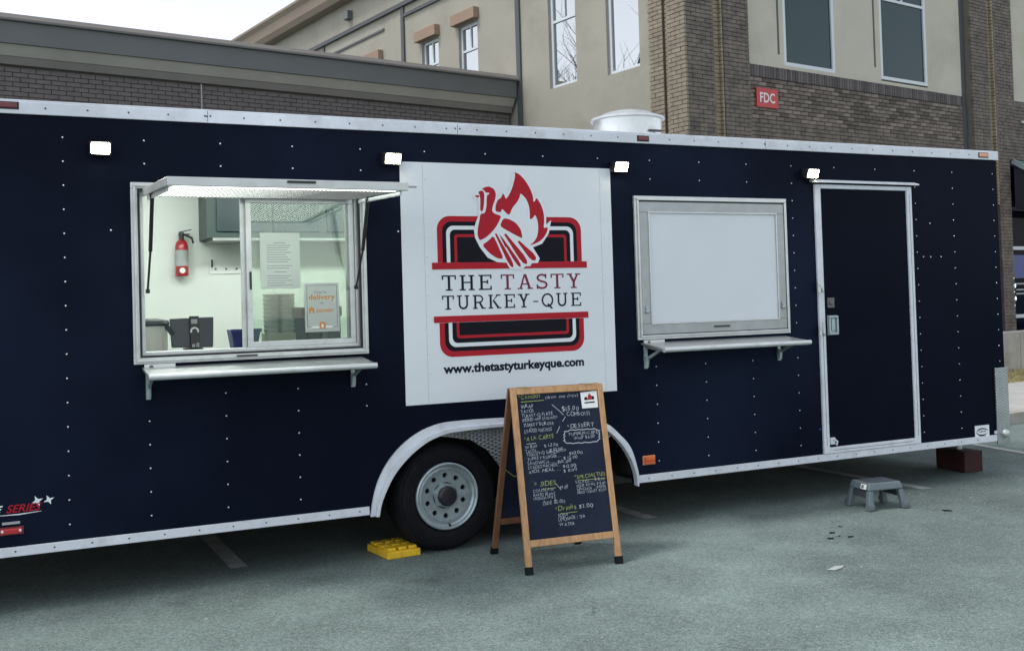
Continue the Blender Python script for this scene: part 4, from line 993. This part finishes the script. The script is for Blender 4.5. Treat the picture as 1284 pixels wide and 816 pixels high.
# ------------------------------------------------------------------ things inside the serving window
ex = thing('fire_extinguisher', (1.72, 2.30, 1.78), 'small red fire extinguisher hanging on the white inner wall', 'extinguisher')
c = (1.72, 2.31, 1.785)
MB().lathe(c, (0,0,1), [(.043,0),(.048,.01),(.048,.225),(.040,.255),(.020,.275)], 20).build('cylinder', 'ext_red', ex, smooth=True)
MB().lathe(c, (0,0,1), [(.0490,.075),(.0490,.195)], 20).build('label', 'paper_grey', ex, smooth=True)
MB().lathe(c, (0,0,1), [(.018,.275),(.018,.305),(.024,.31),(.02,.33)], 12).build('valve', 'steel_dark', ex)
h = MB(); h.bar((1.70,2.30,2.115),(1.79,2.28,2.135),.014,.008); h.bar((1.70,2.30,2.10),(1.775,2.28,2.10),.014,.008); h.build('lever', 'steel_dark', ex)
MB().tube([(1.735,2.29,2.10),(1.79,2.27,2.07),(1.80,2.27,2.03)], .008, 8).build('hose', 'lamp_black', ex)
MB().lathe((1.715,2.2615,1.825),(0,-1,0),[(.022,0),(.021,.001)],14).build('round_label', 'paper', ex)
ot = tag(MB().box(1.93, 2.20, 2.360, 2.3695, 1.80, 1.87).build('wall_outlet', 'paper', None), 'white outlet strip on the inner wall under the cabinet', 'outlet')
for x in (1.97, 2.05, 2.13): MB().box(x, x+.015, 2.357, 2.3598, 1.83, 1.845).build('socket', 'ink_grey', ot)
MB().box(1.945, 1.955, 2.35, 2.3598, 1.85, 1.91).build('cord_end', 'lamp_black', ot)
# point-of-sale tablet on a stand, its back to the customers
ps = thing('register_tablet', (1.47, .40, 1.265), 'dark slate register tablet on a stand behind the open window', 'tablet')
t = MB(); t.add([(1.352,.36,1.30),(1.585,.36,1.295),(1.600,.41,1.472),(1.350,.41,1.468),(1.352,.385,1.30),(1.585,.385,1.295),(1.600,.432,1.472),(1.350,.432,1.468)], [(0,1,2,3),(7,6,5,4),(0,4,5,1),(1,5,6,2),(2,6,7,3),(3,7,4,0)])
t.build('screen', 'plastic_slate', ps, bevel=0.006)
t = MB(); t.add([(1.455,.345,1.29),(1.505,.345,1.29),(1.512,.392,1.48),(1.458,.392,1.48),(1.455,.36,1.29),(1.505,.36,1.29),(1.512,.407,1.48),(1.458,.407,1.48)], [(0,1,2,3),(7,6,5,4),(0,4,5,1),(1,5,6,2),(2,6,7,3),(3,7,4,0)])
t.build('strap', 'lamp_black', ps, bevel=0.003)
MB().box(1.43, 1.53, .36, .48, 1.2655, 1.295).build('stand', 'lamp_black', ps, bevel=0.006)
m_ = MB()
for q in strip(arc(1.482, 1.392, .020, .020, -20, 200, 12), .010): m_.poly([tuple(p) for p in q], .345+.0255-.003)
m_.build('round_mark', 'paper', ps)
MB().box(1.466, 1.500, .376, .384, 1.435, 1.462).build('tag', 'paper_grey', ps); MB().box(1.462, 1.478, .338, .3445, 1.30, 1.318).build('tag', 'paper_grey', ps); MB().box(1.486, 1.502, .338, .3445, 1.30, 1.325).build('tag', 'paper_grey', ps)
pt = thing('steel_canister', (1.22, .42, 1.265), 'pale round canister with dark rim at the window corner', 'canister')
MB().lathe((1.225,.46,1.265),(0,0,1),[(.118,0),(.118,.165)],28).build('body', 'clear_plastic', pt, smooth=True)
MB().lathe((1.225,.46,1.430),(0,0,1),[(.126,0),(.130,.012),(.122,.03),(.06,.042)],28).build('rim', 'plastic_slate', pt, smooth=True)
MB().bar((1.32,.40,1.44),(1.36,.38,1.38),.02,.025).build('handle', 'plastic_slate', pt)
bn = thing('blue_tub', (1.77,.40,1.265), 'small blue plastic tub on the counter beside the window post', 'tub')
b = MB(); n = 4
b.add([(1.705,.34,1.266),(1.835,.34,1.266),(1.835,.46,1.266),(1.705,.46,1.266),(1.686,.325,1.392),(1.858,.325,1.392),(1.858,.475,1.392),(1.686,.475,1.392),
       (1.692,.331,1.392),(1.852,.331,1.392),(1.852,.469,1.392),(1.692,.469,1.392),(1.71,.345,1.272),(1.83,.345,1.272),(1.83,.455,1.272),(1.71,.455,1.272)],
      [(0,3,2,1),(0,1,5,4),(1,2,6,5),(2,3,7,6),(3,0,4,7),(4,5,9,8),(5,6,10,9),(6,7,11,10),(7,4,8,11),(8,9,13,12),(9,10,14,13),(10,11,15,14),(11,8,12,15),(12,13,14,15)])
b.build('tub', 'plastic_blue', bn); frame = MB().box(1.682,1.862,.32,.3245,1.375,1.395).build('lip', 'plastic_blue', bn)
MB().lathe((1.80,.42,1.28),(0,0,1),[(.03,0),(.035,.1),(.03,.15),(.012,.165)],14).build('napkin_roll', 'paper', bn, smooth=True)
cs = thing('cup_stack', (1.98,.42,1.265), 'stack of clear plastic cups behind the sliding glass', 'cups')
MB().box(1.90, 2.07, .33, .50, 1.2655, 1.365).build('cup_box', 'beige_board', cs, bevel=0.004)
for k in range(3):
    s_ = MB(); prof = []
    z = 0
    for j in range(9): prof += [(.040, z), (.046, z+.018), (.049, z+.020), (.049, z+.024)]; z += .026
    s_.lathe((1.935+k*.05, .39+.05*(k % 2), 1.3655), (0,0,1), prof, 16); s_.build('cup_column', 'clear_plastic', cs, smooth=True)
sq = thing('squeeze_bottle', (2.10,.52,1.265), 'green squeeze bottle standing behind the coffee maker', 'bottle')
MB().lathe((2.11,.56,1.2655),(0,0,1),[(.035,0),(.036,.20),(.030,.24),(.014,.25),(.010,.28),(.004,.31)],16).build('bottle', 'bottle_green', sq, smooth=True)
cm = thing('coffee_maker', (2.22,.40,1.265), 'black coffee maker on the counter behind the delivery poster', 'appliance')
MB().box(2.06, 2.36, .34, .56, 1.2655, 1.31).build('base', 'lamp_black', cm, bevel=0.008)
MB().box(2.06, 2.14, .36, .56, 1.3105, 1.45).build('tower', 'plastic_slate', cm, bevel=0.008); MB().box(2.28, 2.36, .36, .56, 1.3105, 1.45).build('tower', 'plastic_slate', cm, bevel=0.008)
MB().box(2.055, 2.365, .34, .57, 1.4505, 1.515).build('lid', 'lamp_black', cm, bevel=0.01)
MB().lathe((2.21,.45,1.3105),(0,0,1),[(.05,0),(.058,.05),(.04,.11),(.042,.13)],18).build('jug', 'steel_dark', cm, smooth=True)
# papers taped inside the glass
def notice(x0, x1, z0, z1, name, label, cat):
    return tag(MB().box(x0, x1, .0295, .0305, z0, z1).build(name, 'backlit_paper', None), label, cat)
nt1 = notice(1.797, 2.026, 1.622, 1.942, 'paper_notice', 'white printed notice taped to the sliding glass', 'notice')
ln = MB(); z = 1.885
for k in range(17):
    w_ = random.uniform(.10, .155) if k not in (0, 11) else .07
    xx = 1.835 if k not in (0, 11) else 1.875
    ln.box(xx, xx+w_, .0288, .0293, z-.0045, z); z -= .0135 if k not in (8, 10, 11) else .022
ln.build('print_lines', 'paper_grey', nt1)
nt2 = notice(2.048, 2.252, 1.367, 1.650, 'delivery_poster', 'white delivery poster with orange print taped to the sliding glass', 'poster')
b_ = MB(); frame_ring(b_, 2.060, 2.240, 1.395, 1.638, .0025, .0286, .0293); b_.build('poster_border', 'ink_grey', nt2)
MB().box(2.085,2.21,.0278,.0285,1.388,1.40).build('border_gap', 'paper', nt2)
l_ = MB(); fit_text(l_, 'delivery', (2.072,.0285,1.545), (1,0,0), (0,0,1), .155, .04, bold=.015); l_.build('poster_word', 'ink_orange', nt2)
l_ = MB(); fit_text(l_, 'Order for', (2.105,.0285,1.590), (1,0,0), (0,0,1), .075, .014); fit_text(l_, 'with', (2.135,.0285,1.530), (1,0,0), (0,0,1), .026, .009); l_.build('poster_small_print', 'ink_grey', nt2)
l_ = MB(); l_.poly([(2.072,1.475),(2.072,1.497),(2.068,1.497),(2.087,1.515),(2.106,1.497),(2.102,1.497),(2.102,1.475),(2.094,1.475),(2.094,1.49),(2.080,1.49),(2.080,1.475)], .0285); fit_text(l_, 'DELIVERY', (2.116,.0285,1.480), (1,0,0), (0,0,1), .105, .018, bold=.02); l_.build('poster_logo', 'ink_orange', nt2)
l_ = MB(); l_.poly([(2.132,1.387),(2.168,1.387),(2.168,1.415),(2.160,1.425),(2.140,1.425),(2.132,1.415)], .0275); l_.build('poster_icon', 'ink_orange', nt2)
MB().poly([(2.143,1.392),(2.155,1.392),(2.155,1.408),(2.149,1.414),(2.143,1.408)], .0272).build('icon_mark', 'paper', nt2)

# ------------------------------------------------------------------ chalkboard stand
ab = thing('chalkboard_sign', (3.36, -.48, 0), 'wooden A-frame chalkboard menu standing in front of the wheels', 'chalkboard')
YAW = R(-5)
AM = Matrix.Translation((3.362, -.478, 0)) @ Matrix.Rotation(YAW, 4, 'Z')
HW, SPR, HT = 0.293, 0.268, 1.005
def frame_side(sgn_, m_, front):
    yb = -SPR*sgn_; d = Vector((0, -yb, HT)).normalized()
    def P(x, z): return Vector((x+.036*z/HT, yb+(0-yb)*z/HT - (0.017*sgn_ if True else 0), z))
    legs = []
    for sx in (-1, 1):
        # legs splay a touch towards the foot
        l_ = MB(AM); l_.bar(P(sx*(HW-.0175), .022), P(sx*(HW-.0175), HT), .035, .024, up=(0,1,.2)); legs.append(l_.build('leg', m_, ab, bevel=0.003))
        f_ = MB(AM); f_.bar(P(sx*(HW-.0175), 0.0), P(sx*(HW-.0175), .04), .041, .030, up=(0,1,.2)); f_.build('rubber_foot', 'rubber', legs[-1])
    zb_ = .158 if front else .20
    r_ = MB(AM); r_.bar(P(-HW+.0352, zb_), P(HW-.0352, zb_), .022, .038, up=d); r_.build('bottom_rail', m_, ab, bevel=0.003)
    r_ = MB(AM); r_.bar(P(-HW+.0352, HT-.019), P(HW-.0352, HT-.019), .022, .038, up=d); r_.build('top_rail', m_, ab, bevel=0.003)
    b_ = MB(AM); nn = Vector((0, -HT*sgn_, SPR)).normalized()*.004; w_ = HW-.0355; cs_ = [P(-w_, zb_+.0195), P(w_, zb_+.0195), P(w_, HT-.0385), P(-w_, HT-.0385)]
    b_.add([p-nn for p in cs_]+[p+nn for p in cs_], [(3,2,1,0),(4,5,6,7),(0,1,5,4),(1,2,6,5),(2,3,7,6),(3,0,4,7)]); o = b_.build('board', 'chalkboard', ab)
    return P, o
Pf, board = frame_side(1, 'wood', True)
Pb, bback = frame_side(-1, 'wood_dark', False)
MB(AM).tube([(HW-.05,-.13,.52),(HW-.05,0,.50),(HW-.05,.13,.52)], .003, 5).build('chain', 'brass', ab)
MB(AM).tube([(-HW+.05,-.13,.52),(-HW+.05,0,.50),(-HW+.05,.13,.52)], .003, 5).build('chain', 'brass', ab)
for sx in (-1, 1): MB(AM).box(sx*.2-.03+.036, sx*.2+.03+.036, -.03, .03, HT+.0005, HT+.004).build('hinge', 'brass', ab)
# chalk writing, placed on the leaning board
nb_ = (AM.to_3x3() @ Vector((0, -HT, SPR))).normalized(); 
p_on = AM @ Pf(0, .5)+nb_*0.0052
Ub = (AM.to_3x3() @ Vector((1,0,0))).normalized(); Vb = nb_.cross(Ub).normalized(); Vb = Vb if Vb.z > 0 else -Vb
def onb(px, py): return ray_plane(px, py, p_on, nb_)
GLY = {}
class Chalk:
    def __init__(s): s.m = {}
    def t(s, px, py, wpx, hpx, txt, colr='chalk_white', tilt=1.5):
        O = onb(px, py); w_ = (onb(px+wpx, py)-O).dot(Ub); h_ = (onb(px, py-hpx)-O).dot(Vb)
        a = R(tilt+random.uniform(-1,1)); U = Ub*math.cos(a)+Vb*math.sin(a); V = Vb*math.cos(a)-Ub*math.sin(a)
        mb = s.m.setdefault(colr, MB()); x = 0; out = []
        for ch in txt:                                   # hand lettering: every stroke group jitters on its own
            if ch == ' ': x += .34; continue
            if ch not in GLY: GLY[ch] = text_mesh(ch, 1.0, -0.012)
            vs, fs = GLY[ch]; lo = min(v.x for v in vs); wd = max(v.x for v in vs)-lo
            out.append((vs, fs, lo, x)); x += wd+.13
        sx = w_/max(x-.13, .1); sy = h_/0.72
        for vs, fs, lo, xx in out:
            jr = R(random.uniform(-9, 9)); sc = random.uniform(.82, 1.08); oy = random.uniform(-.09, .09); sh = random.uniform(-.05, .22)
            mb.add([O+U*((xx+((v.x-lo)*math.cos(jr)-v.y*math.sin(jr))*sc+sh*v.y)*sx)+V*((((v.x-lo)*math.sin(jr)+v.y*math.cos(jr))*sc+oy)*sy*.92) for v in vs], fs)
    def l(s, pts, wd=.003, colr='chalk_white', closed=False):
        P = [onb(*p) for p in pts]; q = [((p-p_on).dot(Ub), (p-p_on).dot(Vb)) for p in P]
        for k in strip(q, wd):
            s.m.setdefault(colr, MB()).add([p_on+Ub*p.x+Vb*p.y+nb_*.0003 for p in k], [(0,1,2,3)])
    def build(s, name):
        for m_, mb in s.m.items(): tag(mb.build(name, m_, board), kind='stuff')
c = Chalk()
c.t(650,501,28,7,'*Combos','chalk_yellow'); c.l([(653,504),(682,501.5)],.003,'chalk_yellow')
c.t(684,500,41,4.5,'(drink and chips)')
c.t(653,512,16,5,'WRAP'); c.t(653.5,518,16,5,'TACOS'); c.t(654.5,523.5,39,5,'TURKEY-Q PLATE'); c.t(655,529,45,4.5,'SMOKED HAM SANDWICH'); c.t(656,535.5,39,5,'TURKEY BURGER'); c.t(657.5,543,35,5.5,'LOADED NACHOS')
c.l([(692,507),(701,514.5),(706.5,520)]); c.l([(709,522),(705.5,528)]); c.l([(702,534),(698,543)])
c.t(705,515,21,7,'$15.00'); c.t(711,522,29,6,'COMBO(S)')
c.t(711.5,537,34,6,'*DESSERT')
c.t(714,546,36,5,'PUMPKIN/CAKE'); c.t(720,551,26,4.5,'WHIP $6.00')
pts = []
for i in range(45):
    a = 2*math.pi*i/44; rr = 1+.06*math.sin(i*2.4); pts.append((729.5+22*rr*max(-1,min(1,1.25*math.cos(a))), 546.5+8.3*rr*max(-1,min(1,1.2*math.sin(a)))-1.6*math.cos(a)))
c.l(pts, .0045)
c.t(657,553,38,6,'*A LA CARTE','chalk_yellow'); c.l([(660,556.5),(672,555.5)],.0025)
for k, (tx, pr_, xe) in enumerate((('WRAP','$ 12.00',700),('TACOS....','$ 10.00',706),('TURKEY-Q SANDWICH','$10.00',731),('TURKEY BURGER....','$ 12.00',724),('SANDWICH .....','$10.00',716),('LOADED NACHOS....','$12.00',723),('KIDS MEAL ....','$ 8.00',724))):
    y = 562.5+k*5.35-(1 if k > 1 else 0); x0 = 658.5+k*.85; pw = 17
    c.t(x0, y, (xe-pw-3)-x0 if k > 1 else 16, 4.6, tx); c.t(xe-pw, y-2.0, pw, 4.4, pr_)
c.t(670,611,28,7,'* SIDES','chalk_yellow'); c.l([(680,613),(697,611)],.0025,'chalk_yellow'); c.l([(697,606),(702,612)],.0025); c.t(702,613,10,5,'$4.00')
for k, tx in enumerate(('COLESLAW','BAKED BEANS','FRENCH FRIES')): c.t(668.5+k*.6, 617.5+k*5, 27, 4.4, tx)
c.t(681,633,28,5.5,'(SIDE $2.00)')
c.t(720,600,40,5.5,'*SPECIALTIES','chalk_yellow'); c.l([(725,602),(759,599)],.0025,'chalk_yellow')
for k, tx in enumerate(('SALADS ... $ 8.00','SOUP BOWL $ 6.00','NACHOS .. $10.00','FRIED TURKEY $12.00')): c.t(722+k*.8, 606+k*4.5, 37, 4, tx)
c.t(696,641,27,7,'*Drinks','chalk_yellow'); c.l([(702,644),(724,641)],.0025,'chalk_yellow'); c.t(726,637,18,5.5,'$2.00')
c.t(700,648,13,5,'SODA'); c.t(700.5,653.5,34,5,'LEMONADE / TEA'); c.t(702,660,19,5,'WATER')
c.build('chalk_lettering')
sk_ = [onb(727.5,492), onb(748,489.5), onb(750,510.5), onb(730,512)]
m_ = MB(); m_.add([p+nb_*.0006 for p in sk_], [(3,2,1,0)]); lg = m_.build('logo_card', 'paper', board)
def card(u, v): a = sk_[0].lerp(sk_[1], u); b = sk_[3].lerp(sk_[2], u); return a.lerp(b, v)+nb_*.0012
m_ = MB()
for poly in ([(.2,.5),(.2,.34),(.35,.3),(.42,.5)], [(.62,.5),(.66,.28),(.8,.32),(.8,.5)]): m_.add([card(*q) for q in reversed(poly)], [tuple(range(len(poly)))])
m_.add([card(*q) for q in [(.18,.7),(.82,.7),(.82,.62),(.18,.62)]], [(0,1,2,3)]); m_.build('card_print', 'print_black', lg)
m_ = MB(); m_.add([card(*q)+nb_*.0004 for q in [(.4,.5),(.6,.5),(.66,.3),(.52,.1),(.42,.3)]], [(0,1,2,3,4)]); m_.build('card_bird', 'print_red', lg)

# ------------------------------------------------------------------ yellow levelling block by the tyre
yb_ = thing('levelling_block', (2.605, .19, 0), 'yellow interlocking plastic levelling block on the ground before the tyre', 'block')
YM = Matrix.Translation((2.606, .197, 0)) @ Matrix.Rotation(R(5), 4, 'Z')
MB(YM).box(-.108, .108, -.155, .155, 0.0, .042).build('base', 'yellow_plastic', yb_, bevel=0.004)
for i in (-1, 0, 1):
    for j in (-1, 0, 1):
        MB(YM).box(i*.068-.026, i*.068+.026, j*.096-.036, j*.096+.036, .0422, .060).build('stud', 'yellow_plastic', yb_, bevel=0.004)
for i in range(5): MB(YM).box(-.09+i*.04, -.072+i*.04, -.1585, -.1552, .006, .036).build('rib', 'yellow_plastic', yb_)

# ------------------------------------------------------------------ plastic step stool
ss_ = thing('step_stool', (5.97, -.37, 0), 'small grey plastic step stool on the tarmac below the door', 'stool')
SM = Matrix.Translation((5.985, -.372, 0)) @ Matrix.Rotation(R(-9), 4, 'Z')
tw_, td_, tz = .130, .105, .205
def taper(mb, a, b, z0, z1, xb0, xb1, yb0, yb1, xt0, xt1, yt0, yt1):
    mb.add([(xb0,yb0,z0),(xb1,yb0,z0),(xb1,yb1,z0),(xb0,yb1,z0),(xt0,yt0,z1),(xt1,yt0,z1),(xt1,yt1,z1),(xt0,yt1,z1)], [(0,3,2,1),(4,5,6,7),(0,1,5,4),(1,2,6,5),(2,3,7,6),(3,0,4,7)])
t = MB(SM); taper(t, 0, 0, .135, .186, -.142,.142,-.117,.117, -.128,.128,-.103,.103); t.build('step', 'stool_grey', ss_, bevel=0.010, seg=3)
MB(SM).box(-.105, .105, -.085, .085, .1862, .1885).build('tread_mat', 'stool_dark', ss_)
for sx in (-1, 1):
    for sy in (-1, 1):
        l_ = MB(SM); xo, yo = sx*.150, sy*.130
        a0, a1 = sorted((sx*.165, sx*.118)); c0, c1 = sorted((sy*.142, sy*.095)); e0, e1 = sorted((sx*.140, sx*.100)); g0, g1 = sorted((sy*.115, sy*.075))
        taper(l_, 0, 0, 0.0, .135, a0, a1, c0, c1, e0, e1, g0, g1); lg_ = l_.build('leg', 'stool_grey', ss_, bevel=0.010, seg=3)
        f_ = MB(SM); f_.lathe((sx*.142, sy*.140, .035), (0, sy, .12), [(.026,-.004),(.027,.004),(.012,.007)], 14); f_.build('foot_pad', 'stool_grey', lg_, smooth=True)
for sx in (-1, 1): MB(SM).box(sx*.128-.004, sx*.128+.004, -.085, .085, .08, .1345).build('side_web', 'stool_dark', ss_)
m_ = MB(SM); m_.add([(-.1435,-.02,.143),(-.1435,-.085,.143),(-.1335,-.085,.176),(-.1335,-.02,.176)], [(3,2,1,0)]); m_.build('label', 'paper', ss_)
m_ = MB(SM); m_.add([(-.1442,-.03,.149),(-.1442,-.055,.149),(-.136,-.055,.170),(-.136,-.03,.170)], [(3,2,1,0)]); m_.build('label_print', 'ink_grey', ss_)

# ------------------------------------------------------------------ brown block under the jack
BMx = Matrix.Translation((7.70, .43, 0)) @ Matrix.Rotation(R(-6), 4, 'Z')
bb = thing('wooden_cribbing', (7.70, .43, 0), 'dark brown block propped under the front corner of the trailer', 'block')
MB(BMx).box(-.085, .105, -.165, .165, .0005, .172).build('timber', 'brown_block', bb, bevel=0.006)
MB(BMx).box(-.06, .06, -.05, .05, .1722, .176).build('steel_pad', 'steel_dark', bb)
